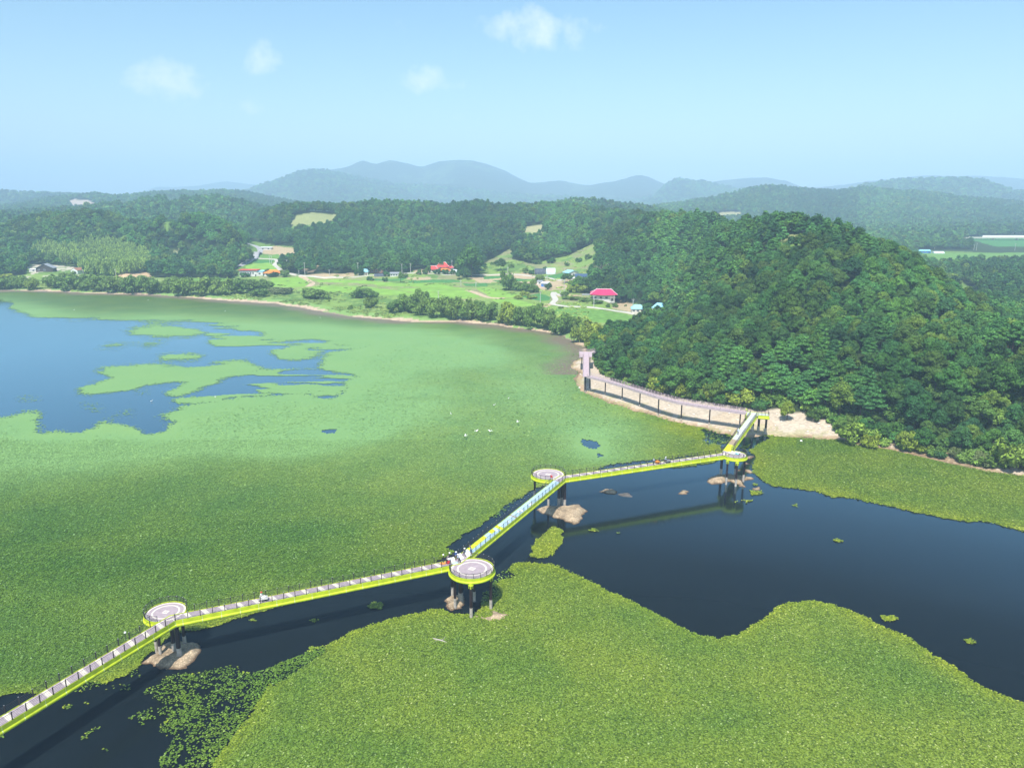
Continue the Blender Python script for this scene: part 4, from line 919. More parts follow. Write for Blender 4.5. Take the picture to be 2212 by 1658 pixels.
# ---------------------------------------------------------------- trees
def leaf_material(name, tones, var=.55):
    tones = tones*2 if len(tones) == 1 else tones
    m = bpy.data.materials.new(name); m.use_nodes = True; t = m.node_tree; N, L = t.nodes, t.links
    b = N['Principled BSDF']; b.inputs['Roughness'].default_value = .65; b.inputs['Specular IOR Level'].default_value = .15
    oi = N.new('ShaderNodeObjectInfo'); a = N.new('ShaderNodeAttribute'); a.attribute_name = 'rnd'
    r = N.new('ShaderNodeValToRGB')
    while len(r.color_ramp.elements) < len(tones): r.color_ramp.elements.new(.5)
    for i, (e, c) in enumerate(zip(r.color_ramp.elements, tones)): e.position = i/(max(1, len(tones)-1)); e.color = (*c, 1)
    L.new(oi.outputs['Random'], r.inputs[0])
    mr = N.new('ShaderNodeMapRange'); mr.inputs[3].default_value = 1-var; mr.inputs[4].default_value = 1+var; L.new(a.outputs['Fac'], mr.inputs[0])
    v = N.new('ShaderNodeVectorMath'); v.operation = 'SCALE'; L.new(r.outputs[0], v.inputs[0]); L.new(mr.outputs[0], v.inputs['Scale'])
    tn = N.new('ShaderNodeAttribute'); tn.attribute_type = 'INSTANCER'; tn.attribute_name = 'tone'     # stand by stand: warmer lighter or cooler darker leaf colour
    ma = N.new('ShaderNodeVectorMath'); ma.operation = 'MULTIPLY_ADD'; L.new(tn.outputs['Fac'], ma.inputs[0]); ma.inputs[1].default_value = (.70, .58, .40); ma.inputs[2].default_value = (1.2, 1.14, 1.05)
    m2 = N.new('ShaderNodeVectorMath'); m2.operation = 'MULTIPLY'; L.new(v.outputs[0], m2.inputs[0]); L.new(ma.outputs[0], m2.inputs[1]); L.new(m2.outputs[0], b.inputs['Base Color'])
    return m
LM = {
 'broad': leaf_material('broadleaf foliage', [(0.028,0.095,0.018), (0.055,0.140,0.022), (0.034,0.120,0.034), (0.080,0.140,0.022), (0.044,0.105,0.018), (0.022,0.075,0.028)]),
 'pine': leaf_material('pine foliage', [(0.036,0.120,0.028), (0.062,0.165,0.032), (0.046,0.145,0.040), (0.028,0.090,0.030)]),
 'willow': leaf_material('willow foliage', [(0.17,0.25,0.03), (0.20,0.27,0.034), (0.14,0.23,0.032)]),
 'bush': leaf_material('bush foliage', [(0.075,0.16,0.032), (0.12,0.20,0.038), (0.09,0.18,0.034)]),
 'yellow': leaf_material('yellow green foliage', [(0.18,0.24,0.024), (0.15,0.22,0.024)]),
 'bamboo': leaf_material('bamboo foliage', [(0.15,0.25,0.06), (0.18,0.29,0.07), (0.12,0.21,0.055)]),
 'purple': leaf_material('purple foliage', [(0.10,0.035,0.06)]),
 'dull': leaf_material('greyish twigs', [(0.11,0.15,0.055)]),
 'reed': leaf_material('reeds', [(0.24,0.36,0.09), (0.28,0.38,0.11)], .25),
}
def crown(name, seed, kind, nleaf, leaf, R_=4.0, Hh=8.0, core=True):
    """leaf-sized faces on many uneven lobes; base of the tree at z=0"""
    r = np.random.default_rng(seed); lobes = []
    if kind == 'broad':
        n = r.integers(11, 16)
        for i in range(n):
            t = i/n; a = i*2.4+r.random(); z = Hh*(.42+.46*t); k = R_*(.78 if t < .6 else .5)*(1-.55*max(0, t-.5))
            d = k*(.35+.6*r.random())*(1 if i < n-1 else 0); lobes.append((d*math.cos(a), d*math.sin(a), z, R_*(.26+.22*r.random())*(1-.15*t), R_*(.24+.14*r.random())))
    elif kind == 'pine':
        n = 17
        for i in range(n):
            t = i/n; a = i*2.4+r.random(); z = Hh*(.45+.50*t); d = R_*(.85-.75*t)*(.5+.5*r.random()); lobes.append((d*math.cos(a), d*math.sin(a), z, R_*(.30+.18*r.random())*(1-.35*t), R_*(.10+.06*r.random())))
    elif kind == 'bush':
        n = 15
        for i in range(n):
            a = i*2.4+r.random(); d = R_*math.sqrt(r.random())*.72; z = Hh*(.20+.62*r.random()*(1-.55*(d/R_)**2)); lobes.append((d*math.cos(a), d*math.sin(a), z, R_*(.26+.16*r.random()), Hh*(.20+.10*r.random())))
    elif kind == 'bamboo':
        n = 9
        for i in range(n):
            a = i*2.4; d = R_*.45*r.random(); z = Hh*(.25+.75*i/n); lobes.append((d*math.cos(a)*1.4, d*math.sin(a), z, R_*(.34-.18*i/n), Hh*.16))
    L_ = np.array(lobes); w = L_[:,3]**2; w = w/w.sum(); idx = r.choice(len(L_), nleaf, p=w)
    u = r.normal(size=(nleaf, 3)); u[:,2] = np.where(r.random(nleaf) < .72, np.abs(u[:,2]), u[:,2]); u /= np.linalg.norm(u, axis=1)[:,None]
    rad = .74+.42*r.random(nleaf)
    c = L_[idx,:3]+u*np.stack([L_[idx,3], L_[idx,3], L_[idx,4]], -1)*rad[:,None]
    nrm = u+r.normal(size=(nleaf, 3))*.45; nrm /= np.linalg.norm(nrm, axis=1)[:,None]
    t1 = np.cross(nrm, r.normal(size=(nleaf, 3))); t1 /= np.linalg.norm(t1, axis=1)[:,None]; t2 = np.cross(nrm, t1)
    s = leaf*(.6+.8*r.random(nleaf))[:,None]*.5; s2 = s*(.55 if kind != 'bamboo' else .4)
    V = np.stack([c-t1*s-t2*s2*.4, c-t1*s*.1-t2*s2, c+t1*s-t2*s2*.2, c+t1*s*.1+t2*s2], 1).reshape(-1, 3)
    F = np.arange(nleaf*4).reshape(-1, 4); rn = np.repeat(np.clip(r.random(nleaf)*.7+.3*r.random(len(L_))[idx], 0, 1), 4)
    if core:   # added inner cores block light, coloured darkest to deepen shade between leaves
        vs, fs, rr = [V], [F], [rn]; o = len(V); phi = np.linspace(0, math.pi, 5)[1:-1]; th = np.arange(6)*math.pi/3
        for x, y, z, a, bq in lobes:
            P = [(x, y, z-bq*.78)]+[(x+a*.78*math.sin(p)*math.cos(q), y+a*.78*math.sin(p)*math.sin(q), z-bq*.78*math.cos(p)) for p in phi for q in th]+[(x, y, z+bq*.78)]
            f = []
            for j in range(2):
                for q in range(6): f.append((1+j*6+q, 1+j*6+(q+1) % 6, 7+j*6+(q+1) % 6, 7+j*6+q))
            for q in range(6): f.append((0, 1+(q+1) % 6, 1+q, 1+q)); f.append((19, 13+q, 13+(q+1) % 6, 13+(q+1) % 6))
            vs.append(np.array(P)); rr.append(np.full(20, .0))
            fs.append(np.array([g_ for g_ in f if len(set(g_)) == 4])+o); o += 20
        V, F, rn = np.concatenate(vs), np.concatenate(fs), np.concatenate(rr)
    return np_mesh(name, V, F, False, {'rnd': ('FLOAT', rn)})
def trunk_mesh(seed, Hh, r0, kind='broad'):
    r = random.Random(seed); m = MB(); top = Vector((r.uniform(-.3,.3), r.uniform(-.3,.3), Hh*.62)); m.tube((0,0,-1.2), (top.x*.4, top.y*.4, Hh*.3), r0, r0*.8, 7, caps=False); m.tube((top.x*.4, top.y*.4, Hh*.3), top, r0*.8, r0*.4, 7, caps=False); m.tube(top, (top.x, top.y, Hh*.86), r0*.4, r0*.1, 5, caps=False)
    for k in range(5):
        a = k*2.4+r.random(); z = Hh*(.34+.1*k); m.tube((top.x*.5, top.y*.5, z), (math.cos(a)*Hh*.2, math.sin(a)*Hh*.2, z+Hh*.14), r0*.35, r0*.1, 5, caps=False)
    return m.mesh('trunk')
protos_hi = []; protos_mid = []; protos_lo = []
pc = [bpy.data.collections.new('tree kinds %d' % i) for i in range(3)]       # not in the scene: only referred to by the woods
kinds = [('broad',0,4.2,9.5), ('broad',1,4.6,10.5), ('pine',2,4.4,10.5), ('broad',3,3.6,8.0), ('pine',4,4.0,9.5), ('broad',5,5.2,10.0), ('broad',6,4.4,11.5), ('pine',7,3.3,11.5)]
HI = []
for j, (kd, sd, rr_, hh) in enumerate(kinds):
    for lv, (nl, lf) in enumerate(((2600, .62), (620, 1.15), (150, 2.4))):
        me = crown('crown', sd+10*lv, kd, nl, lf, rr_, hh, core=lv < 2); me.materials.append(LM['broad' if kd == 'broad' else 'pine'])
        o = bpy.data.objects.new('kind %d %d' % (lv, j), me); pc[lv].objects.link(o)
        if lv == 0:
            tm_ = trunk_mesh(sd, hh, .22); tm_.materials.append(M['bark']); HI.append((kd, me, tm_))
def wood_group(c):
    g = bpy.data.node_groups.new('trees of a wood', 'GeometryNodeTree')
    g.interface.new_socket('Geometry', in_out='INPUT', socket_type='NodeSocketGeometry'); g.interface.new_socket('Geometry', in_out='OUTPUT', socket_type='NodeSocketGeometry')
    N, L = g.nodes, g.links; i = N.new('NodeGroupInput'); o = N.new('NodeGroupOutput'); ip = N.new('GeometryNodeInstanceOnPoints'); ci = N.new('GeometryNodeCollectionInfo')
    ci.inputs['Collection'].default_value = c; ci.inputs['Separate Children'].default_value = True; ci.inputs['Reset Children'].default_value = True
    def at(n, ty): a = N.new('GeometryNodeInputNamedAttribute'); a.data_type = ty; a.inputs[0].default_value = n; return a.outputs[0]
    L.new(i.outputs[0], ip.inputs['Points']); L.new(ci.outputs[0], ip.inputs['Instance']); ip.inputs['Pick Instance'].default_value = True
    L.new(at('kind', 'INT'), ip.inputs['Instance Index']); L.new(at('scl', 'FLOAT_VECTOR'), ip.inputs['Scale'])
    cx = N.new('ShaderNodeCombineXYZ'); L.new(at('rot', 'FLOAT'), cx.inputs[2]); L.new(cx.outputs[0], ip.inputs['Rotation']); L.new(ip.outputs[0], o.inputs[0])
    return g
WG = [wood_group(c) for c in pc]
def TONE(X, Y):
    k = np.clip(np.asarray(Y)/500, 1, 6)
    return np.clip((fbm(X/(34*k), Y/(34*k), 401, 3)-.5)*3.4+(fbm(X/(110*k), Y/(110*k), 402, 2)-.5)*1.6+(_hash((X*7).astype(np.int64), (Y*7).astype(np.int64), 9)-.5)*np.where(Y > 600, 1.9, 1.1)+.12+.15*sstep(500, 800, Y), -.6, 1.2)
def wood(name, P, S_, K, Rr, lvl, **kw):
    me = bpy.data.meshes.new(name); me.vertices.add(len(P)); me.vertices.foreach_set('co', np.asarray(P, np.float32).ravel())
    tone = TONE(np.asarray(P)[:,0], np.asarray(P)[:,1])
    for nm, ty, d, f in (('tone','FLOAT',tone,'value'), ('kind','INT',K,'value'), ('rot','FLOAT',Rr,'value'), ('scl','FLOAT_VECTOR',S_,'vector')):
        a = me.attributes.new(nm, ty, 'POINT'); a.data.foreach_set(f, np.asarray(d, np.int32 if ty == 'INT' else np.float32).ravel())
    o = link(name, me, None, kind='stuff', **kw); md = o.modifiers.new('trees', 'NODES'); md.node_group = WG[lvl]
    return o
# where the trees stand: jittered nets, sparser with distance, only what the terrain lets one see
HW_ = H+9*fm; ang_ = (HW_-CAMZ)/gY; runmax = np.maximum.accumulate(ang_, 0)
def seen(X, Y, Z, h, margin=.012):
    a = (np.clip(X/Y, -1.099, 1.099)+1.1)/2.2*(TN-1); b = (np.log(np.clip(Y*.965, 61, 11000))-LY[0])/(LY[-1]-LY[0])*(YN-1)
    return (Z+h-CAMZ)/Y > runmax[b.astype(int), a.astype(int)]-margin
def net(y0, y1, cell, seed):
    r = np.random.default_rng(seed); w = y1*.86; X, Y = np.meshgrid(np.arange(-w, w, cell), np.arange(y0-cell, y1+cell, cell))
    X = X+(r.random(X.shape)-.5)*cell*.9; Y = Y+(r.random(X.shape)-.5)*cell*.9; X, Y = X.ravel(), Y.ravel(); rad = Y
    m = (Y > y0) & (Y < y1) & (np.abs(X) < Y*.80+40); X, Y = X[m], Y[m]; Z = height(X, Y)
    m = forest_mask(X, Y, Z); X, Y, Z = X[m], Y[m], Z[m]
    if y0 < 1100:
        s = shore_dist(X, Y); m = s > 5; X, Y, Z = X[m], Y[m], Z[m]
    m = seen(X, Y, Z, 10); return X[m], Y[m], Z[m], r
X, Y, Z, r = net(190, 620, 5.8, 1)
n = len(X); patch = fbm(X/55, Y/55, 201, 3)
pk = (patch > .5) & (r.random(n) < .75)
K = np.where(pk, r.choice([2,4,7], n), r.choice([0,1,3,5,6], n)); sc = .62+.62*r.random(n)+.15*(fbm(X/30, Y/30, 202, 2)-.5)
rot = r.random(n)*6.28; vx, vy = proj(X, Y, Z+5)
sdd = shore_dist(X, Y); sc = np.where(sdd < 14, sc*.72, sc)
score = np.where((vx > 1200) & (vx < 2240) & (vy > 0) & (vy < 1700) & seen(X, Y, Z, 10, .004), Y, 1e9)
order = np.argsort(score); ind = set(order[:270].tolist())
proto = {}
for q in sorted(ind, key=lambda q: Y[q]):
    kk = int(K[q]); kd, cm, tmx = HI[kk]
    nm = 'pine_tree' if kd == 'pine' else 'broadleaf_tree'
    t_ = float(TONE(X[q:q+1], Y[q:q+1])[0]); look_ = 'bright green' if t_ > .3 else ('dark' if t_ < -.3 else 'mid green')
    vq = vx[q]; wh = 'above the boardwalk' if vq < 1560 else 'above the lime landing and open sand' if vq < 1830 else 'above the narrow bank' if vq < 2050 else 'near the right edge of the picture'
    lab = (look_+' layered pine in the hill wood ' if kd == 'pine' else look_+' round crowned tree in the hill wood ')+wh
    rt = empty(nm, (X[q], Y[q], Z[q]), rot[q], label=lab, cat='tree', group=('pines, ' if kd == 'pine' else 'broadleaf trees, ')+look_+', '+wh)
    rt.scale = (sc[q]*1.04, sc[q]*1.04, sc[q]); cr_ = link('crown', cm, None, rt); cr_['tone'] = float(TONE(X[q:q+1], Y[q:q+1])[0]); link('trunk', tmx, None, rt)
keep = np.ones(n, bool); keep[list(ind)] = False
S3 = lambda s: np.stack([s*1.04, s*1.04, s], -1)
a_ = keep & (Y < 430); wood('hillside_wood', np.stack([X, Y, Z-.3], -1)[a_], S3(sc)[a_], K[a_], rot[a_], 0, label='dense dark green mixed wood covering the upper right hill', cat='wood')
a_ = keep & (Y >= 430); P1, S1, K1, R1 = np.stack([X, Y, Z-.3], -1)[a_], S3(sc)[a_], K[a_], rot[a_]
X, Y, Z, r = net(620, 1260, 7.2, 2); n = len(X); K = np.where(fbm(X/70, Y/70, 203, 3) > .52, r.choice([2,4,7], n), r.choice([0,1,3,5,6], n)); sc = .75+.75*r.random(n)
wood('valley_wood', np.concatenate([P1, np.stack([X, Y, Z-.3], -1)]), np.concatenate([S1, S3(sc)]), np.concatenate([K1, K]), np.concatenate([R1, r.random(n)*6.28]), 1, label='bluish green wood on the hills round the village', cat='wood')
n1_ = n
X, Y, Z, r = net(1260, 3000, 9.5, 3); n = len(X); sc = 1.15+.6*r.random(n)
X2, Y2, Z2, r = net(3000, 5200, 26, 4); n2_c = len(X2); sc2 = 2.1+1.2*r.random(n2_c); 
wood('distant_wood', np.concatenate([np.stack([X, Y, Z-.5], -1), np.stack([X2, Y2, Z2-10], -1)]), np.concatenate([S3(sc), np.stack([sc2*1.4, sc2*1.4, sc2], -1)]), r.integers(0, 8, n+n2_c), r.random(n+n2_c)*6.28, 2, label='hazy blue wood covering the far ridges', cat='wood')
print('trees', len(P1), n1_, n, n2_c)

# ---------------------------------------------------------------- single trees and bushes
BM = {}
def bush_mesh(kind, shape, var):
    k = (kind, shape, var)
    if k not in BM:
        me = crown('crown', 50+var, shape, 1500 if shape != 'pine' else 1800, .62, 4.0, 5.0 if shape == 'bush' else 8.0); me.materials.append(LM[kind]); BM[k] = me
    return BM[k]
TKM = {}
def tk(h):
    k = round(h)
    if k not in TKM: m = trunk_mesh(k, float(k), .10+.012*k); m.materials.append(M['bark']); TKM[k] = m
    return TKM[k]
cnt = 0
ORD = 'first second third fourth fifth sixth seventh eighth ninth tenth eleventh twelfth thirteenth fourteenth fifteenth sixteenth seventeenth eighteenth nineteenth twentieth twenty-first twenty-second twenty-third twenty-fourth twenty-fifth twenty-sixth twenty-seventh twenty-eighth twenty-ninth thirtieth thirty-first'.split()
def ranked(L_):
    xs = sorted(a[0] for a in L_)
    return [(a, ORD[xs.index(a[0])]+' from the left') for a in L_]
def bush(vx, vy, w, h, kind, label, group=None, shape='bush', name='bush', z=None, cat=None):
    """w and h in photograph points; the base stands where (vx, vy) meets the ground"""
    global cnt; cnt += 1
    if vx < 1340 and vy > 596: h *= 1.0 if 465 < vx < 610 and vy < 640 else 1.22; w *= 1.08
    p = hit(vx, vy); d = p.y*CP_+(CAMZ-p.z)*SP; W = w*d/FV; Hh = h*d/FV/.97
    o = empty(name, p, cnt*2.4, label=label, cat=cat or ('tree' if 'tree' in name else 'bush'), group=group)
    c = link('crown', bush_mesh(kind, shape, cnt % 4), None, o); b = 5.0 if shape == 'bush' else 8.0
    c.scale = (W/7.0, W/7.0, Hh/b)
    if shape != 'bush' or Hh > 3.5:
        link('trunk', tk(Hh*.8), None, o)
    return o
g = 'trees and bushes in a row along the far left shore'
L1 = 'rounded dark green tree in the row along the far left shore'
for a, od in ranked([(10,624,40,24),(45,622,30,22),(125,622,38,26),(152,626,38,26),(186,626,38,30),(216,628,40,30),(250,631,42,30),(288,633,46,32),(330,633,40,30),(366,631,36,26),(402,637,46,34),(440,637,42,34),(476,637,46,36),(512,634,42,34),(546,630,46,28),(574,626,34,24),(-25,624,44,26),(-70,624,50,26)]):
    bush(*a, 'bush', 'dark green tree of the far left shore row, '+od, g, name='tree')
for a, od in ranked([(30,620,30,22),(110,616,30,20),(168,616,34,20),(232,618,34,20),(310,620,34,22),(385,620,36,20),(460,622,34,24),(530,622,36,20)]):
    bush(*a, 'bush', 'tree behind the front row on the far left shore, '+od, 'trees behind the front row on the far left shore', name='tree')
bush(72, 625, 26, 22, 'willow', 'pale green rounded tree near the left edge of the far shore row', name='tree')
bush(8, 612, 44, 18, 'willow', 'light green low bush in front of the dark timber house at the left edge')
bush(150, 606, 34, 16, 'bush', 'low green bush below the white barn on the left shore')
bush(560, 641, 34, 16, 'bush', 'olive round bush at the right end of the left shore row, near the water')
bush(605, 634, 52, 14, 'dull', 'low wide grey green bush between the shore row and the meadow')
bush(682, 645, 60, 20, 'bush', 'low wide bush alone in the meadow left of the rice fields')
bush(780, 643, 40, 20, 'bush', 'dark domed bush in the meadow, taller of the pair left of the tree belt'); bush(806, 643, 22, 13, 'bush', 'small bush touching the right side of the dark domed bush')
bush(800, 664, 30, 20, 'bush', 'round bush on the shore meadow below the dark domed pair'); bush(757, 669, 12, 9, 'bush', 'tiny lone bush on the shore meadow'); bush(866, 610, 14, 18, 'bush', 'small dark cone shaped tree at the edge of the rice field', shape='pine', name='tree')
g = 'trees of the belt between the rice fields and the shore'; L2 = 'leafy mid green willow in the tree belt between rice fields and shore'
for a, od in ranked([(856,675,36,26),(884,675,42,36),(915,668,40,38),(912,680,36,26),(944,685,44,36),(975,687,46,42),(1000,690,36,32),(1020,688,40,36),(1052,692,42,32),(962,672,36,26),(1035,680,34,28)]):
    bush(*a, 'bush', 'willow of the belt between rice fields and shore, '+od, g, name='willow_tree', cat='tree')
g = 'trees along the shore from the belt to the wood'; L3 = 'bright green rounded tree along the shore between the belt and the wooded hill'
for a, od in ranked([(1086,697,26,22),(1104,700,42,42),(1132,703,40,36),(1160,708,46,44),(1190,712,36,34),(1210,722,42,38),(1180,696,36,24),(1232,716,34,32),(1140,690,30,24),(1255,716,36,28)]):
    bush(*a, 'bush' if a[0] % 3 else 'willow', 'rounded shore tree between the belt and the wooded hill, '+od, g, name='willow_tree', cat='tree')
bush(1249, 739, 30, 32, 'willow', 'light green tree over the muddy bank left of the bright yellow tree', name='willow_tree', cat='tree')
bush(1282, 752, 46, 34, 'yellow', 'bright yellow green tree at the tip of the wooded hill by the shore', name='willow_tree', cat='tree')
bush(1285, 728, 46, 32, 'willow', 'yellowish tree just behind the bright yellow tree', name='willow_tree', cat='tree')
bush(1312, 742, 34, 32, 'broad', 'dark tree at the foot of the hill right of the bright yellow tree', shape='broad', name='tree')
bush(1019, 600, 52, 56, 'broad', 'very large dark green tree beside the village lane, near the orange roof', shape='broad', name='tree')
bush(1002, 590, 38, 38, 'broad', 'large dark tree half hidden behind the biggest village tree', shape='broad', name='tree')
bush(1082, 584, 28, 26, 'broad', 'solitary dark round tree on the grassy slope above the lane', shape='broad', name='tree'); bush(977, 580, 26, 22, 'willow', 'light green tree right of the red roofed compound', name='tree')
bush(992, 604, 17, 18, 'broad', 'left one of two small dark trees below the lane by the big tree', shape='broad', name='tree'); bush(1009, 604, 18, 20, 'broad', 'right one of two small dark trees below the lane by the big tree', shape='broad', name='tree')
bush(1099, 627, 34, 36, 'bush', 'tall airy green tree in the middle of the fields', name='tree'); bush(1152, 617, 16, 12, 'bush', 'low bush left of the blue walled shed'); bush(1167, 607, 18, 12, 'bush', 'dark bush behind the blue walled shed'); bush(1185, 625, 15, 13, 'broad', 'dark bush in front of the blue walled shed')
for a in [(1124,628,26,18),(1140,630,26,16),(1152,632,20,15)]: bush(*a, 'bush', 'green bush of the hedge running from the tall field tree towards the shed', 'hedge bushes by the tall field tree')
for a in [(1072,638,0,0)][:0]: pass
for a in [(1133,638,22,8),(1149,645,24,7),(1120,645,20,6)]: bush(*a, 'willow', 'low pale reed clump beside the dark crop field', 'reed clumps beside the dark crop field')
bush(1178, 583, 9, 8, 'broad', 'small dark bush between the two halves of the greenhouse'); bush(1135, 590, 14, 14, 'bush', 'small grey green tree left of the greenhouse', name='tree'); bush(1148, 592, 14, 10, 'broad', 'dark bush at the left end of the greenhouse')
bush(1225, 611, 24, 17, 'broad', 'dark green tree left of the dark blue roof', shape='broad', name='tree'); bush(1252, 612, 18, 14, 'bush', 'leafy bush below the dark blue roof')
g = 'bushes on the slope left of the magenta roofed house'
for a, od in ranked([(1235,632,26,14),(1255,632,28,16),(1275,626,30,18),(1295,622,30,18),(1220,640,20,10),(1313,618,26,16),(1262,617,30,16),(1240,620,26,13)]): bush(*a, 'willow' if a[0] % 2 else 'bush', 'rough bush on the slope left of the magenta roofed house, '+od, g)
g = 'small bushes in the garden below the magenta roofed house'
for a, od in ranked([(1222,646,20,6),(1240,647,26,7),(1265,651,26,7),(1290,654,24,6),(1313,663,10,7),(1329,664,12,9),(1351,662,6,5),(1212,667,12,5)]): bush(*a, 'bush', 'small bush in the garden below the magenta roofed house, '+od, g)
bush(1400, 676, 30, 22, 'broad', 'dark tree between the two sky blue roofs', shape='broad', name='tree'); bush(1350, 648, 22, 30, 'broad', 'dark tree at the right end of the magenta roofed house', shape='broad', name='tree')
bush(1430, 668, 26, 14, 'broad', 'tree just behind the right sky blue roof', shape='broad', name='tree')
g = 'small trees round the village houses'
for a, od in ranked([(873,600,16,9),(905,593,12,12),(918,592,12,11),(944,592,16,12),(962,592,16,12),(980,593,14,12),(812,582,18,14),(836,597,13,10),(848,586,16,18),(776,594,20,22),(862,584,18,16),(925,590,12,18),(832,608,12,8),(800,606,14,8),(590,598,22,12),(530,598,20,10),(615,598,18,14),(500,596,24,12),(478,592,24,14),(575,588,14,8),(1085,611,12,6),(1063,572,8,7),(1047,574,8,7),(1238,590,10,7),(1250,566,14,10),(1270,560,16,12),(1225,574,12,9),(1190,568,20,12),(1160,570,20,10),(1105,578,14,10)]):
    bush(*a, 'bush' if a[0] % 2 else 'broad', 'small tree among the village houses, '+od, g, name='tree')
bush(883, 583, 20, 16, 'purple', 'round purple leaved tree behind the village lane', name='tree')
def bare_tree(vx, vy, w, h, label, twigs=True):
    p = hit(vx, vy); d = p.y*CP_; W = w*d/FV/2; Hh = h*d/FV; r_ = random.Random(int(vx)); o = empty('bare_tree', p, label=label, cat='tree'); m = MB()
    m.tube((0,0,-1), (0,0,Hh*.55), .25, .14, 6)
    for k in range(26):
        z = Hh*(.25+.35*r_.random()); a = r_.random()*6.28; l = W*(.5+.5*r_.random()); e = (math.cos(a)*l, math.sin(a)*l, z+Hh*.38*r_.random()+.5); m.tube((0,0,z), e, .09, .03, 4, caps=False)
        for q in range(4): m.tube(e, (e[0]+r_.uniform(-1,1), e[1]+r_.uniform(-1,1), e[2]+r_.random()*1.6), .035, .012, 3, caps=False)
    m.build('trunk', M['deadwood'], o)
    if twigs: c = link('crown', bush_mesh('dull', 'bush', 2), None, o); c.scale = (W/4.2, W/4.2, Hh/6.5); c.location.z = Hh*.1
bare_tree(951, 549, 12, 26, 'white leafless dead tree against the dark wood behind the village', False)
bare_tree(1290, 606, 34, 40, 'large grey half bare tree above the magenta roofed house, left one'); bare_tree(1316, 606, 34, 42, 'large grey half bare tree above the magenta roofed house, right one')
# light trees at the edge of the hill wood
for vx, vy, w, h, kd, sh, lab in [(1424,846,52,36,'willow','bush','light green tree behind the boardwalk, leftmost of the bright ones'),(1476,858,34,34,'yellow','bush','small yellow green tree touching the second bright tree behind the boardwalk'),(1496,856,46,42,'willow','bush','broad bright green tree behind the middle of the boardwalk'),
        (1536,864,36,34,'willow','bush','round bright green tree behind the boardwalk, second from the lime landing'),(1598,872,66,36,'willow','bush','wide bright green tree behind the boardwalk nearest the lime landing'),(1700,908,34,40,'yellow','broad','small lone yellow green tree growing on open sand'),
        (1842,955,62,50,'willow','bush','big pale green bush at the right end of the sand'),(1878,966,40,30,'yellow','bush','low yellow green bush leaning over the water beside the big pale bush'),(1958,972,44,48,'willow','bush','bright green tree on the narrow right hand bank'),
        (1992,978,26,22,'willow','bush','small bush right of the bright tree on the narrow bank'),(2122,1004,46,30,'dull','bush','dull olive bush on the right hand bank'),(2180,1012,76,68,'willow','bush','large rounded light green tree at the right edge of the picture'),(2065,988,30,22,'dull','bush','low dull bush under the dark trees of the right bank'),(1640,884,30,22,'pine','bush','dark bush just behind the lime landing'),(1760,905,40,26,'broad','bush','dark bush at the back of the open sand')]:
    bush(vx, vy, w, h, kd, lab, shape=sh, name='tree' if 'tree' in lab else 'bush')
# bamboo grove
bpc = bpy.data.collections.new('bamboo kinds')
for j in range(3):
    me = crown('bamboo', 80+j, 'bamboo', 500, 1.0, 2.6, 11); me.materials.append(LM['bamboo']); bpc.objects.link(bpy.data.objects.new('bamboo kind %d' % j, me))
WG.append(wood_group(bpc))
r = np.random.default_rng(9); X, Y = np.meshgrid(np.arange(-600, -300, 2.8), np.arange(640, 1000, 2.8)); X = X+(r.random(X.shape)-.5)*2.5; Y = Y+(r.random(X.shape)-.5)*2.5; X, Y = X.ravel(), Y.ravel(); Z = height(X, Y)
vx, vy = proj(X, Y, Z); m = inpoly(BAMBOO, vx, vy); X, Y, Z = X[m], Y[m], Z[m]; sc = .7+.5*r.random(len(X))
wood('bamboo_grove', np.stack([X, Y, Z], -1), np.stack([sc, sc, sc], -1), r.integers(0, 3, len(X)), r.random(len(X))*6.28, 3, label='pale feathery bamboo grove behind the houses on the left shore', cat='bamboo')
# undergrowth along the edge of the hill wood
upc = bpy.data.collections.new('undergrowth kinds')
for j in range(3):
    me = crown('undergrowth', 70+j, 'bush', 700, .55, 2.4, 2.8); me.materials.append(LM['broad' if j else 'bush']); upc.objects.link(bpy.data.objects.new('undergrowth kind %d' % j, me))
WG.append(wood_group(upc))
X, Y = np.meshgrid(np.arange(20, 330, 2.6), np.arange(190, 460, 2.6)); X = X+(r.random(X.shape)-.5)*2.4; Y = Y+(r.random(X.shape)-.5)*2.4; X, Y = X.ravel(), Y.ravel(); Z = height(X, Y); s = shore_dist(X, Y)
m = (s > 3.5) & (s < 42) & forest_mask(X, Y, Z) & (r.random(len(X)) < .8); X, Y, Z = X[m], Y[m], Z[m]; sc = .6+.8*r.random(len(X))
wood('undergrowth', np.stack([X, Y, Z-.2], -1), np.stack([sc, sc, sc], -1), r.integers(0, 3, len(X)), r.random(len(X))*6.28, 4, label='leafy undergrowth beneath the trees along the sandy bank', cat='undergrowth')
# reeds and tall grass on the far shore
rpc = bpy.data.collections.new('reed kinds')
for j in range(2):
    me = crown('reed', 90+j, 'bush', 60, .9, 1.5, 1.2, core=False); me.materials.append(LM['reed']); rpc.objects.link(bpy.data.objects.new('reed kind %d' % j, me))
WG.append(wood_group(rpc))
n = 26000; Y = np.sqrt(r.random(n)*(900**2-400**2)+400**2); X = Y*(r.random(n)*1.0-.85); Z = height(X, Y); vx, vy = proj(X, Y, Z); s = shore_dist(X, Y)
m = inpoly(PLAIN, vx, vy) & (s > 5) & (fbm(X/22, Y/22, 301, 3) > .52) & ((s < 70) | (fbm(X/9, Y/9, 302, 2) > .62)) & (vx < 1270)
X, Y, Z = X[m], Y[m], Z[m]; sc = .5+.7*r.random(len(X))
wood('tall_grass', np.stack([X, Y, Z], -1), np.stack([sc, sc, sc*.7], -1), r.integers(0, 2, len(X)), r.random(len(X))*6.28, 5, label='tufts of tall grass and reeds on the far shore meadow', cat='grass')

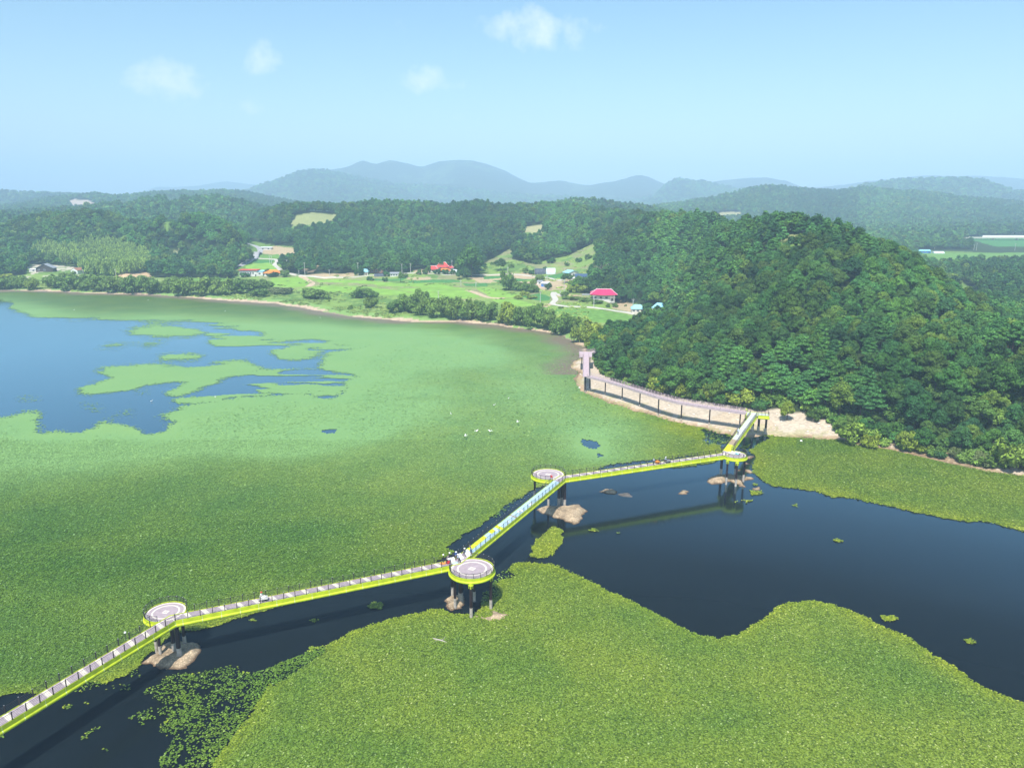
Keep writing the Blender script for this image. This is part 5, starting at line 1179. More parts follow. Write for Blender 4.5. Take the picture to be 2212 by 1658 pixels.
# ---------------------------------------------------------------- islets, rocks
def mound(name, poly, h, m_, label, cat, structure=False, cell=.22):
    W = [G(x, y, 0) for x, y in poly]; P = [(p.x, p.y) for p in W]; xs = [p[0] for p in P]; ys = [p[1] for p in P]; c0x, c0y = sum(xs)/len(xs), sum(ys)/len(ys)
    X, Y = np.meshgrid(np.arange(min(xs)-1, max(xs)+1, cell), np.arange(min(ys)-1, max(ys)+1, cell)); wx = X+(fbm(X/1.5, Y/1.5, 7, 3)-.5)*1.4; wy = Y+(fbm(X/1.5, Y/1.5, 8, 3)-.5)*1.4
    PA = np.array(P); best = np.full(X.shape, 99.0)
    for a, b in zip(PA, np.roll(PA, -1, 0)):
        d = b-a; t = np.clip(((wx-a[0])*d[0]+(wy-a[1])*d[1])/(d@d+1e-9), 0, 1); best = np.minimum(best, np.hypot(wx-a[0]-t*d[0], wy-a[1]-t*d[1]))
    ins = inpoly(P, wx, wy); s = np.where(ins, best, -best)
    Z = np.where(s > 0, np.minimum(s*.55, h*(.6+.8*fbm(X/2.2, Y/2.2, 9, 3))), s*.35)+(fbm(X/.5, Y/.5, 10, 3)-.5)*.22*sstep(-.3, .6, s)
    keep = s > -1.0; ix = np.arange(X.size).reshape(X.shape); q = keep[:-1,:-1] & keep[1:,:-1] & keep[:-1,1:] & keep[1:,1:]
    F = np.stack([ix[:-1,:-1], ix[:-1,1:], ix[1:,1:], ix[1:,:-1]], -1)[q]; use = np.zeros(X.size, bool); use[F.ravel()] = True; rm = np.cumsum(use)-1
    me = np_mesh(name, np.stack([X-c0x, Y-c0y, Z], -1).reshape(-1, 3)[use], rm[F], True)
    o = link(name, me, m_, **(dict(kind='structure') if structure else dict(label=label, cat=cat))); o.location = (c0x, c0y, 0); return o
z6 = lambda L_: [(216+x*.228, 1215.1+y*.228) for x, y in L_]; z5 = lambda L_: [(918+x*.114, 1161+y*.114) for x, y in L_]; z7 = lambda L_: [(1080+x*.2685, 972+y*.2685) for x, y in L_]; z4 = lambda L_: [(1485.1+x*.1303, 864.1+y*.1303) for x, y in L_]
mound('mud_islet', z6([(390,945),(470,900),(520,850),(600,780),(680,740),(760,750),(850,745),(930,770),(960,800),(940,870),(910,900),(870,950),(800,1000),(700,1010),(620,1000),(560,1005),(480,960)]), .8, M['sandrock'], 'sandy gravel islet round the piles of the leftmost platform', 'islet')
mound('mud_islet', z5([(405,1200),(450,1130),(520,1100),(620,1080),(740,1110),(745,1180),(740,1270),(700,1340),(600,1370),(520,1395),(420,1340)]), .8, M['sandrock'], 'small round gravel islet at the left piles of the nearest large platform', 'islet')
mound('mud_islet', z5([(905,1510),(960,1475),(1040,1500),(1140,1510),(1230,1470),(1215,1380),(1280,1360),(1330,1400),(1420,1430),(1560,1420),(1660,1380),(1600,1440),(1500,1530),(1350,1590),(1220,1620),(1100,1570),(980,1550)]), .5, M['sandrock'], 'crescent of gravel among leaves right of the nearest large platform', 'islet')
mound('mud_islet', z7([(285,480),(340,455),(430,455),(530,450),(620,440),(670,460),(705,495),(660,530),(650,570),(605,600),(540,575),(480,550),(390,525)]), 1.0, M['sandrock'], 'largest sandy islet, heart shaped, crossed by the shadow of the blue filmed span', 'islet')
mound('mud_islet', z4([(320,1330),(400,1270),(500,1240),(700,1230),(900,1260),(1100,1285),(1090,1320),(1000,1320),(900,1330),(940,1400),(960,1445),(880,1430),(820,1390),(700,1350),(560,1375),(400,1395),(345,1370)]), .6, M['sandrock'], 'long low islet under the piles of the farthest round platform', 'islet')
for poly, lab, mt in [(z7([(800,335),(840,318),(900,315),(950,335),(930,352),(860,348)]), 'pale sandy rock in open water between two platforms, the larger left one', 'sandrock'), (z7([(950,350),(1040,345),(1060,365),(1040,378),(990,370)]), 'dark rock in the bridge shadow touching the pale sandy rock', 'darkrock'), (z7([(1430,348),(1480,322),(1530,335),(1500,352),(1455,356)]), 'small pale rock in open water left of the farthest platform', 'sandrock'),
        (z4([(1060,1465),(1225,1430),(1180,1480),(1110,1500)]), 'pointed pale rock right of the low islet', 'sandrock'), (z4([(935,1150),(1020,1155),(1105,1210),(1020,1210),(950,1185)]), 'elongated pale rock beside the leaves right of the far piles, the lowest of three', 'sandrock'), (z4([(975,940),(1110,925),(1080,955),(1000,975)]), 'pale rock beside the leaves right of the far platform, highest of three', 'sandrock'), (z4([(955,1025),(1030,1055),(1000,1070),(960,1050)]), 'small pale rock between two others right of the far platform', 'sandrock'), (z4([(825,1150),(868,1155),(860,1168),(830,1166)]), 'tiny pale rock between the far piles', 'sandrock')]:
    mound('rock', poly, .5, M[mt], lab, 'rock', cell=.16)
# stones scattered on the sand
r_ = random.Random(5)
def stone(p, s, lab, g):
    m = MB(); m.lathe([(.02*s, -.2*s), (.5*s, 0), (.42*s, .3*s), (.15*s, .42*s), (.01, .44*s)], n=7); m.v = [(x*(1+.3*r_.uniform(-1,1)), y*(1+.3*r_.uniform(-1,1)), z) for x, y, z in m.v]
    o = m.build('stone', [M['cream']], label=lab, cat='stone', group=g); o.location = p; return o
k = 0
while k < 26:
    vx, vy = r_.uniform(1250, 1800), r_.uniform(800, 945)
    if not inpoly(SANDP, np.array([vx]), np.array([vy]))[0]: continue
    p = hit(vx, vy)
    if float(shore_dist(np.array([p.x]), np.array([p.y]))[0]) < 1: continue
    stone(p, r_.uniform(.5, 1.1), 'loose pale stone lying on the sandy bank', 'stones on the sandy bank'); k += 1
p = G(1730.6, 953, .1); m = MB(); m.lathe([(.01,-.35),(.3,-.25),(.42,0),(.3,.25),(.01,.35)], n=12); m.build('float', [M['white']], loc=p+Vector((0,0,.15)), label='white plastic float lying at the edge of the leaves below the sand', cat='float')
m = MB(); r_ = random.Random(2); a = G(935, 1378, .25); b = G(966, 1387, .2); mid = (a+b)/2; m.tube(a-mid, (0.2,-.1,.1), .10, .13, 7); m.tube((.2,-.1,.1), b-mid, .13, .05, 7); m.tube((.4,0,.1), (.9,.7,.3), .05, .02, 5); m.tube((-.5,0,.1), (-.9,-.5,.15), .05, .02, 5)
m.build('driftwood', [M['deadwood']], loc=mid, label='bleached branch lying on the leaf mat in front of the bridge', cat='driftwood')
# egrets
def egret(vx, vy, fly, rz, label):
    p = G(vx, vy, .3 if not fly else 1.4); o = empty('egret', p, rz, label=label, cat='egret', group=None); m = MB()
    m.lathe([(.01,-.32),(.07,-.26),(.12,-.1),(.13,.05),(.08,.2),(.035,.30),(.01,.36)], n=10); m.v = [(z, x, y*.9) for x, y, z in m.v]
    m.path([(.3,0,.02),(.44,0,.14),(.42,0,.30),(.50,0,.42)], .035, 7); m.tube((.49,0,.42), (.60,0,.42), .045, .02, 7)
    m.build('body', [M['white']], o)
    bk = MB(); bk.tube((.59,0,.42), (.74,0,.40), .018, .004, 5); bk.build('beak', [M['yel']], o)
    lg = MB()
    for s in (-.04, .04): lg.tube((-.02,s,-.08), (0 if not fly else -.5,s,-.34 if not fly else -.12), .012, n=5)
    lg.build('legs', [M['rail']], o)
    for s in (-1, 1):
        w = MB(); w.v = []
        if fly: w.add([(.16,s*.06,.05),(.20,s*.5,.22),(.05,s*.95,.30),(-.10,s*.55,.20),(-.18,s*.08,.05),(.16,s*.06,.08),(.20,s*.5,.25),(.05,s*.95,.32),(-.10,s*.55,.23),(-.18,s*.08,.08)], [(0,1,2,3,4),(9,8,7,6,5)]+[(i,(i+1)%5,5+(i+1)%5,5+i) for i in range(5)])
        else: w.add([(.15,s*.10,.10),(.0,s*.15,.04),(-.36,s*.05,-.02),(-.2,s*.08,.12),(.15,s*.13,.10),(.0,s*.17,.04),(-.36,s*.07,-.02),(-.2,s*.10,.12)], [(0,1,2,3),(7,6,5,4)]+[(i,(i+1)%4,4+(i+1)%4,4+i) for i in range(4)])
        w.build('wing', [M['white']], o)
    o.scale = (1.2,)*3
M['yel'] = mat('yellow beak', (.6,.42,.04), .5)
for vx, vy, fl_, rz, lab in [(1098.7,860,0,1.2,'white egret standing on the leaves, the tallest and farthest right but one'),(1067.4,874,0,.4,'white egret on the leaves left of the tallest one'),(974,893,0,2,'white egret farthest to the left on the mid lake leaves'),(1118,911,1,.2,'white egret with spread wings right of the others'),(1029,931,1,2.5,'white egret with raised wings, middle of the lower three'),(1059,931,1,.9,'white egret with raised wings, right one of the lower three'),(1005.5,941,1,.2,'white egret lowest of all over the mid lake leaves'),
        (320,648,0,1,'distant white egret by the far left shore, farthest of two near the dark water'),(160,669,0,0,'distant white egret on leaves at the left of the far shore'),(486,672,0,1,'distant white egret on the leaves off the middle of the far shore'),(692,686,0,2,'distant white egret by the pale mud of the far shore'),(465,857,0,2,'white egret on the water edge among the blue channels, right one'),(327,866,0,1,'white egret among the small leaf islands of the blue water, left one')]:
    egret(vx, vy, fl_, rz, lab)

# ---------------------------------------------------------------- houses
for k, c, ro in (('redroof',(.62,.06,.05),.6),('orange',(.80,.22,.03),.6),('magenta',(.62,.03,.12),.5),('blueroof',(.30,.62,.76),.5),('navy',(.05,.09,.17),.5),('greyroof',(.28,.30,.32),.7),('whiteroof',(.75,.78,.78),.5),('brick',(.36,.19,.14),.8),('plaster',(.66,.65,.62),.8),('cream2',(.62,.58,.5),.8),('darkwood',(.07,.055,.05),.7),('bluewall',(.04,.17,.55),.5),('vinyl',(.60,.70,.74),.25),('shade',(.035,.05,.08),.6),('rust',(.34,.16,.10),.8),('polec',(.52,.51,.49),.8),('skin',(.50,.31,.21),.6),('cloth_blue',(.06,.13,.38),.8),('cloth_light',(.42,.55,.70),.8),('cloth_dark',(.03,.035,.05),.8),('cloth_grey',(.10,.11,.15),.8),('red',(.55,.03,.03),.6),('orangep',(.75,.28,.03),.6),('tyre',(.015,.015,.015),.8),('carred',(.42,.02,.02),.3),('cardark',(.03,.035,.04),.3)):
    M[k] = mat(k, c, ro, .3, noise=(1.2, .10, 4))
def house(name, label, vx, vy, wpx, hpx, dm, roof='gable', rmat='greyroof', wmat='plaster', rz=0.0, rh=.45, eave=.5, wins=3, door=True, cat='house', group=None, trim=None, sub=None):
    """wpx, hpx: width and wall height in photograph points, dm depth in metres"""
    p = hit(vx, vy); d = p.y*CP_+(CAMZ-p.z)*SP; w = wpx*d/FV; h = max(2.0, hpx*d/FV/.98); o = empty(name, p+Vector((0, dm*.5, 0)), rz, label=label, cat=cat, group=group)
    W = MB(); W.box((0,0,h/2-.6), (w, dm, h+1.2))
    R_ = MB(); e = eave; hw, hd = w/2+e, dm/2+e; H_ = h+rh*dm*.5 if roof != 'flat' else h
    if roof == 'gable':
        W.add([(-w/2,-dm/2,h),(-w/2,dm/2,h),(-w/2,0,H_),(w/2,-dm/2,h),(w/2,dm/2,h),(w/2,0,H_)], [(0,2,1),(3,4,5)])
        for s in (-1, 1):
            a = [(-hw,s*hd,h-rh*e),(hw,s*hd,h-rh*e),(hw,0,H_),(-hw,0,H_)]; b = [(x,y,z+.14) for x,y,z in a]
            R_.add(a+b, [(0,1,2,3),(7,6,5,4),(0,4,5,1),(1,5,6,2),(3,2,6,7),(0,3,7,4)])
    elif roof == 'gablef':     # gable end towards the viewer
        H_ = h+rh*w*.5
        W.add([(-w/2,-dm/2,h),(w/2,-dm/2,h),(0,-dm/2,H_),(-w/2,dm/2,h),(w/2,dm/2,h),(0,dm/2,H_)], [(0,1,2),(3,5,4)])
        for s in (-1, 1):
            a = [(s*hw,-hd,h-rh*e),(s*hw,hd,h-rh*e),(0,hd,H_),(0,-hd,H_)]; b = [(x,y,z+.14) for x,y,z in a]
            R_.add(a+b, [(0,1,2,3),(7,6,5,4),(0,4,5,1),(1,5,6,2),(3,2,6,7),(0,3,7,4)])
    elif roof in ('hip', 'temple'):
        r0 = min(hw*.55, hd) if roof == 'hip' else hd*.62; lift = .5 if roof == 'temple' else 0
        cs = [(-hw,-hd,h+lift),(hw,-hd,h+lift),(hw,hd,h+lift),(-hw,hd,h+lift)]; ms_ = [(0,-hd,h),(hw,0,h),(0,hd,h),(-hw,0,h)]
        a, b = (-(hw-r0),0,H_), ((hw-r0),0,H_)
        R_.add(cs+ms_+[a,b], [(0,4,8),(4,9,8),(4,1,9),(1,5,9),(5,2,9),(2,6,9),(6,8,9),(6,3,8),(3,7,8),(7,0,8)])
        R_.add([(x,y,z-.16) for x,y,z in cs+ms_], [(7,3,6,2,5,1,4,0)])
        R_.add(cs+ms_+[(x,y,z-.16) for x,y,z in cs+ms_], [(8+i,8+j,j,i) for i,j in ((0,4),(4,1),(1,5),(5,2),(2,6),(6,3),(3,7),(7,0))])
        if roof == 'temple' or trim:
            T = MB(); tr = .16
            T.tube(a, b, tr, n=6)
            for q, e2 in ((cs[0],a),(cs[3],a),(cs[1],b),(cs[2],b)):
                T.tube(q, e2, tr*.8, n=6)
                for k in range(1, 9): f = k/9; T.box((q[0]+(e2[0]-q[0])*f, q[1]+(e2[1]-q[1])*f, q[2]+(e2[2]-q[2])*f+.16), (.22,.22,.2))
            for x in np.arange(a[0], b[0], .9): T.box((x, 0, H_+.18), (.3,.25,.2))
            for q in (a, b): T.box((q[0], 0, H_+.35), (.35,.35,.5))
            T.build('ridge_tiles', [M['whiteroof']], o)
    elif roof == 'flat':
        R_.box((0,0,h+.14), (w+2*e, dm+2*e, .3)); R_.box((0,0,h+.34), (w+2*e-.5, dm+2*e-.5, .12))
    elif roof == 'mono':
        a = [(-hw,-hd,h),(hw,-hd,h),(hw,hd,h+rh*dm),(-hw,hd,h+rh*dm)]; R_.add(a+[(x,y,z+.12) for x,y,z in a], [(3,2,1,0),(4,5,6,7),(0,1,5,4),(1,2,6,5),(2,3,7,6),(3,0,4,7)])
        W.add([(-w/2,-dm/2,h),(-w/2,dm/2,h),(-w/2,dm/2,h+rh*dm*.9),(w/2,-dm/2,h),(w/2,dm/2,h),(w/2,dm/2,h+rh*dm*.9)], [(0,2,1),(3,4,5),(1,2,5,4)])
    W.build('wall', [M[wmat]], o); R_.build('roof', [M[rmat]], o)
    n = wins
    for k in range(n):
        x = -w/2+w*(k+.5)/(n+(1 if door else 0)); ww, wh = min(1.7, w/(n+1)*.62), min(1.3, h*.42)
        f = MB(); z = h*.55
        for bx in ((x-ww/2, -dm/2-.03, z, .09, wh+.1), (x+ww/2, -dm/2-.03, z, .09, wh+.1)): f.box(bx[:3], (bx[3], .1, bx[4]))
        f.box((x, -dm/2-.03, z+wh/2), (ww, .1, .09)); f.box((x, -dm/2-.05, z-wh/2), (ww+.1, .16, .09)); f.box((x, -dm/2-.03, z), (.06, .09, wh-.1))
        fo = f.build('window', [M['whiteroof'] if wmat != 'plaster' else M['greyroof']], o); g_ = MB(); g_.box((x, -dm/2-.015, z), (ww-.09, .04, wh-.09)); g_.build('pane', [M['glass']], fo)
    if door:
        x = w/2-w*.5/(n+1); dd = MB(); dd.box((x, -dm/2-.03, min(2.1, h*.8)/2), (min(1.1, w*.2), .08, min(2.1, h*.8))); dd.build('door', [M['darkwood']], o)
    return o, w, h
house('timber_house', 'dark timber house with a low gable roof at the far left shore', 95, 587, 34, 8, 9, 'gablef', 'greyroof', 'darkwood', .15, .5, .8, 2)
house('lean_to', 'pale low lean-to attached left of the dark timber house', 72, 587, 18, 5, 5, 'mono', 'whiteroof', 'plaster', .1, .12, .3, 1, False, 'shed')
house('barn', 'white gabled barn with pinkish roof near the bamboo on the left shore', 163, 592, 17, 8, 9, 'gablef', 'rust', 'whiteroof', -.25, .55, .3, 1, True, 'barn')
house('red_eaved_house', 'white two storey house with flat roof and red eaves near the road fork', 537, 597, 38, 13, 9, 'flat', 'redroof', 'plaster', -.05, eave=1.0, wins=6)
house('annex', 'white annex with pale blue roof joined to the red eaved house', 561, 596, 14, 9, 7, 'mono', 'blueroof', 'plaster', 0, .12, .4, 1, False, 'annex')
house('orange_roofed_house', 'low house with bright orange hipped roof right of the red eaved house', 588, 596, 34, 6, 10, 'hip', 'orange', 'plaster', 0, .55, .8, 2)
house('shed', 'long white shed high up beside the curving road', 574, 540, 24, 5, 6, 'mono', 'whiteroof', 'plaster', 0, .1, .8, 2, False, 'shed')
house('cottage', 'small cottage with grey blue hipped roof left of the brick house', 788, 594, 13, 7, 8, 'hip', 'blueroof', 'cream2', 0, .6, .6, 1)
house('brick_house', 'flat roofed brown brick house behind the lane', 818, 590, 35, 9, 10, 'flat', 'whiteroof', 'brick', -.06, eave=.7, wins=3)
house('low_house', 'low pale grey house beside the dark tarpaulin tunnel', 854, 597, 22, 6, 7, 'gable', 'greyroof', 'plaster', 0, .3, .5, 3)
house('temple_house', 'left wing with red tiled upswept roof of the red roofed compound', 935, 588, 20, 6, 9, 'temple', 'redroof', 'plaster', 0, .7, 1.0, 2, group=None)
house('temple_house', 'tallest red tiled hall with upswept roof in the middle of the compound', 955, 586, 24, 9, 10, 'temple', 'redroof', 'plaster', .1, .9, 1.2, 3)
house('temple_house', 'right wing with red tiled roof of the red roofed compound', 972, 586, 14, 7, 8, 'temple', 'redroof', 'plaster', 0, .7, .8, 1)
house('orange_roofed_house', 'small building with orange hipped roof in front of the red tiled hall', 960, 591, 22, 7, 6, 'hip', 'orange', 'plaster', 0, .6, .8, 2)
def tunnel(vx, vy, wpx, hpx, dm, m_, label, rz=0, name='greenhouse'):
    p = hit(vx, vy); d = p.y*CP_; w = wpx*d/FV; h = hpx*d/FV; o = empty(name, p+Vector((0,dm/2,0)), rz, label=label, cat='greenhouse'); s = MB(); n = 12
    P = [(math.cos(math.pi*k/n)*dm/2, math.sin(math.pi*k/n)*h) for k in range(n+1)]
    vs = [(-w/2, y, z) for y, z in P]+[(w/2, y, z) for y, z in P]; s.add(vs, [(k, k+1, n+2+k, n+1+k) for k in range(n)]+[tuple(range(n, -1, -1)), tuple(range(n+1, 2*n+2))]); s.build('cover', [M[m_]], o)
    hp = MB()
    for k in range(9):
        x = -w/2+w*k/8
        for (y0, z0), (y1, z1) in zip(P[:-1], P[1:]): hp.tube((x, y0*1.01, z0*1.01), (x, y1*1.01, z1*1.01), .05, n=4, caps=False)
    hp.build('hoops', [M['polec']], o); return o
tunnel(983, 590, 13, 8, 8, 'vinyl', 'small pale domed greenhouse at the right end of the red roofed compound')
tunnel(1167, 592.5, 24, 12, 9, 'shade', 'left greenhouse tunnel under dark shade cloth'); tunnel(1190, 592.5, 20, 13, 9, 'vinyl', 'right greenhouse tunnel of clear pale film')
tunnel(820, 597.5, 24, 6, 6, 'shade', 'low dark tarpaulin tunnel in front of the brick house')
house('farmhouse', 'pale house with sky blue gable roof above the lane to the right', 1234, 598, 26, 9, 9, 'gablef', 'blueroof', 'plaster', .5, .35, .8, 2)
house('barn', 'barn with dark blue roof right of the pale blue gabled house', 1258, 603, 28, 5, 9, 'gable', 'navy', 'plaster', 0, .5, .6, 2, False, 'barn')
house('shed', 'small white shed below the pale blue gabled house', 1239, 606, 14, 4, 5, 'gable', 'whiteroof', 'plaster', .1, .3, .4, 1, False, 'shed')
house('blue_shed', 'shed with white roof and bright blue wall in the middle of the plots', 1178, 619.5, 14, 7, 6, 'mono', 'whiteroof', 'bluewall', -.3, .15, .5, 1, False, 'shed')
house('shed', 'grey roofed shed touching the left of the blue walled shed', 1167.5, 615, 11, 7, 5, 'gable', 'greyroof', 'plaster', -.3, .3, .3, 1, False, 'shed')
hm, w_, h_ = house('villa', 'large white villa with a magenta upswept roof edged in white tiles', 1306, 650, 48, 13, 12, 'temple', 'magenta', 'plaster', -.12, .62, 2.0, 3)
m = MB()
for x in (w_/2-.6, w_/2-3): m.tube((x, -7.4, 0), (x, -7.4, h_), .16, n=8)
m.build('porch_column', [M['plaster']], hm); m = MB(); m.box((w_/2-1.8, -6.8, 2.9), (4.2, 1.8, .2)); m.build('porch_slab', [M['cream2']], hm)
m = MB(); m.box((0, -6.08, h_*.86), (w_+.3, .25, h_*.2)); m.build('fascia', [M['cream2']], hm)
p = hit(1270, 645); o = empty('carport', p, -.1, label='dark grey carport left of the magenta roofed villa', cat='carport'); m = MB(); m.box((0,0,3.1), (9,5,.18)); m.box((0,0,3.3), (8,4,.2)); m.build('roof', [M['greyroof']], o)
m = MB(); [m.tube((x,y,-.3), (x,y,3.05), .08, n=6) for x in (-4.2,0,4.2) for y in (-2.2,2.2)]; m.build('posts', [M['polec']], o)
def car(vx, vy, mt, rz, label):
    p = hit(vx, vy); o = empty('parked_car', p+Vector((0,0,.02)), rz, label=label, cat='car'); b = MB()
    pr = [(-2.2,.35),(-2.25,.75),(-1.9,.92),(1.0,.98),(2.05,.86),(2.2,.6),(2.15,.35)]; n = len(pr)
    b.add([(x,-.85,z) for x,z in pr]+[(x,.85,z) for x,z in pr], [tuple(range(n)), tuple(range(2*n-1,n-1,-1))]+[(i,n+i,n+(i+1)%n,(i+1)%n) for i in range(n)])
    b.add([(-1.5,-.68,1.42),(.35,-.68,1.42),(.35,.68,1.42),(-1.5,.68,1.42),(-1.45,-.7,1.36),(.3,-.7,1.36),(.3,.7,1.36),(-1.45,.7,1.36)], [(0,1,2,3),(4,7,6,5),(0,4,5,1),(1,5,6,2),(2,6,7,3),(3,7,4,0)]); b.build('body', [M[mt]], o)
    g_ = MB(); lo_ = [(-2.0,-.8,.9),(1.05,-.8,.95),(1.05,.8,.95),(-2.0,.8,.9)]; hi_ = [(-1.45,-.66,1.38),(.3,-.66,1.38),(.3,.66,1.38),(-1.45,.66,1.38)]; g_.add(lo_+hi_, [(0,1,5,4),(1,2,6,5),(2,3,7,6),(3,0,4,7)]); g_.build('windows', [M['glass']], o)
    for x in (-1.4, 1.35):
        for y in (-.82, .82):
            t_ = MB(); t_.tube((x,y-.1,.32), (x,y+.1,.32), .32, n=12); t_ = t_.build('wheel', [M['tyre']], o); r2 = MB(); r2.tube((x,y-.11,.32), (x,y+.11,.32), .17, n=8); r2.build('rim', [M['silver']], t_)
    for y in (-.6,.6): h2 = MB(); h2.box((2.12,y,.68), (.12,.3,.14)); h2.build('headlight', [M['whiteroof']], o)
car(1272, 648, 'white', .05, 'white car parked at the carport of the magenta roofed villa'); car(1263.5, 646.5, 'carred', .3, 'red car half hidden behind the white one at the carport')
car(548.5, 556, 'cardark', .7, 'dark car on the bend of the road above the red eaved house')
house('blue_roofed_house', 'low house with sky blue hipped roof by the lane end, left of two', 1379, 676, 26, 9, 8, 'hip', 'blueroof', 'cream2', -.1, .6, .5, 2)
house('blue_roofed_house', 'house with sky blue hipped roof half hidden in trees, right of two', 1427, 674, 24, 9, 8, 'hip', 'blueroof', 'plaster', -.5, .7, .5, 1)
p = hit(1392, 682); m = MB(); m.box((0,0,.6), (14,.25,1.6)); m.box((0,0,1.45), (14.2,.4,.1)); m.build('garden_wall', [M['cream2']], loc=p, rz=-.12, label='pale garden wall in front of the left sky blue roof', cat='wall')
house('shed', 'small white roofed hut at the left end of the farm in the right valley', 1968, 548, 14, 6, 8, 'gable', 'whiteroof', 'plaster', 0, .5, .5, 1)
house('farm_building', 'long farm building with pale blue roof in the valley on the right', 1994, 547, 32, 5, 8, 'gable', 'blueroof', 'bluewall', 0, .35, .5, 4)
tunnel(2029, 548, 23, 5, 8, 'vinyl', 'low grey greenhouse right of the valley farm')
for vx, vy, w, h, rm, wm_, lab in [(2167,493,22,6,'whiteroof','plaster','white factory hall on the hazy right hillside, leftmost'),(2178,494,26,5,'redroof','plaster','red roofed factory hall on the hazy right hillside'),(2195,497,20,9,'whiteroof','cream2','cream factory block on the hazy right hillside, rightmost'),(2180,503,18,3,'blueroof','plaster','pale blue roofed shed below the hazy factory'),(2202,505,24,4,'greyroof','plaster','grey roofed shed at the right edge below the factory'),(2005,482,4,5,'whiteroof','plaster','tiny white tower house in the hazy wood on the right')]:
    house('factory_building', lab, vx, vy, w, h, 16, 'gable', rm, wm_, 0, .3, .5, 3 if w > 10 else 1, cat='building')
for i, (vx, vy, w) in enumerate([(1310,447,6),(1330,449,5),(1338,447,6),(1296,448,4),(1322,450,4)]):
    house('distant_house', ['tiny pinkish white house farthest left in the hazy gap of the hills','tiny white house lowest in the hazy gap of the hills','tiny pink roofed house farthest right in the hazy gap of the hills','tiny pale house at the left of the hazy gap','tiny pale house in the middle of the hazy gap'][i], vx, vy, w, 3, 14, 'gable', 'whiteroof' if i % 2 else 'rust', 'plaster', 0, .4, .5, 1)
# elevated road in the right valley
a = G(2083, 519, 6); b = G(2420, 520, 6); a = RAY(2084, 512.5, 1330); b = RAY(2500, 514.5, 1330); vr = empty('elevated_road', (a.x, a.y, 0), label='long pale elevated road crossing the valley at the right edge', cat='bridge')
def seg(name, z0, z1, dy, m_, wid, aa=a, bb=b):
    m = MB(); m.box(((bb.x-aa.x)/2+aa.x-a.x, dy, (z0+z1)/2), (bb.x-aa.x, wid, z1-z0)); m.build(name, [M[m_]], vr)
zt = a.z; seg('deck', zt-1.6, zt, 0, 'cream2', 10); seg('parapet', zt+.004, zt+.9, -5.1, 'cream2', .3); seg('noise_barrier', zt+.004, zt+3.0, 5.3, 'whiteroof', .3, aa=RAY(2126, 510, 1330))
for k in range(9):
    m = MB(); m.box((8+k*42, 0, (zt-1.6)/2-3), (2, 6, zt-1.6+6)); m.build('pier', [M['cream2']], vr)
# utility poles
def upole(vx, vy, hpx, label, group):
    p = hit(vx, vy); d = p.y*CP_; h = hpx*d/FV/.97; o = empty('utility_pole', p, .2*math.sin(vx), label=label, cat='utility pole', group=group); m = MB(); m.tube((0,0,-.5), (0,0,h), .24, .15, 8); m.build('pole', [M['polec']], o)
    m = MB(); m.box((0,0,h-.5), (2.2,.12,.12)); m.box((0,0,h-1.3), (1.4,.1,.1)); m.build('crossarm', [M['polec']], o)
    for x in (-.95, 0, .95): q = MB(); q.lathe([(.01,0),(.09,.03),(.06,.12),(.09,.18),(.02,.26)], (x,0,h-.42), 8); q.build('insulator', [M['white']], o)
for vx, vy, h, lab in [(659,595,28,'tall pole beside the dirt track fork, tallest on the left side'),(646,594,11,'short pole just left of the tallest left pole'),(621,587,26,'pole where the lane leaves the trees below the two thin ones'),(711.6,594.5,12,'short pole against the dark wood left of the cottage'),(774,595,28,'pole left of the blue hipped cottage'),(532,571,16,'pole in front of the trees left of the rice terrace'),(583,570,18,'left pole of a pair at the bend of the lane'),(587,569,17,'right pole of a pair at the bend of the lane'),(605,561,9,'short pole above the bend of the lane by the trees'),(536,533,10,'pole at the top of the winding road'),
        (868.5,592,22,'pole right of the low grey house'),(887,589,20,'pole in front of the purple tree'),(976.6,588,26,'pole at the right end of the red roofed compound'),(995.6,617,12,'thin pole by the dark crop strip in the fields'),(947,645,17,'thin pole standing in the middle of the rice fields'),(1028,621,12,'thin pole between the crop strips and the pale lane'),(1097,594,17,'pole on the lane left of the greenhouse'),(1219.7,608,30,'tall pole left of the pale blue gabled house'),(1218.6,631,25,'pole standing on the slope below the tall one near the gabled house'),(1181.6,610,15,'pole right behind the blue walled shed'),(1167,655,27,'pole by the dark crop field near the bend of the concrete lane'),(1210,639,12,'short thin pole beside the branch of the concrete lane'),(1282.7,664,27,'pole in front of the magenta roofed villa'),(1366.8,674,29,'pole at the left corner of the left sky blue roof'),
        (1943,538,20,'pole at the edge of the right hill against the valley'),(2018.8,538,13,'pole behind the valley farm'),(2103.6,540,11,'left pole of the pair in the right valley'),(2108.7,541,16,'right taller pole of the pair in the right valley'),(2192,541,15,'pole at the right edge of the valley field'),(250.8,598,17,'pole in front of the orange soil mound'),(180.5,597,15,'pole between the white barn and the bamboo')]:
    upole(vx, vy, h, 'grey concrete utility '+lab, 'utility poles of the villages')

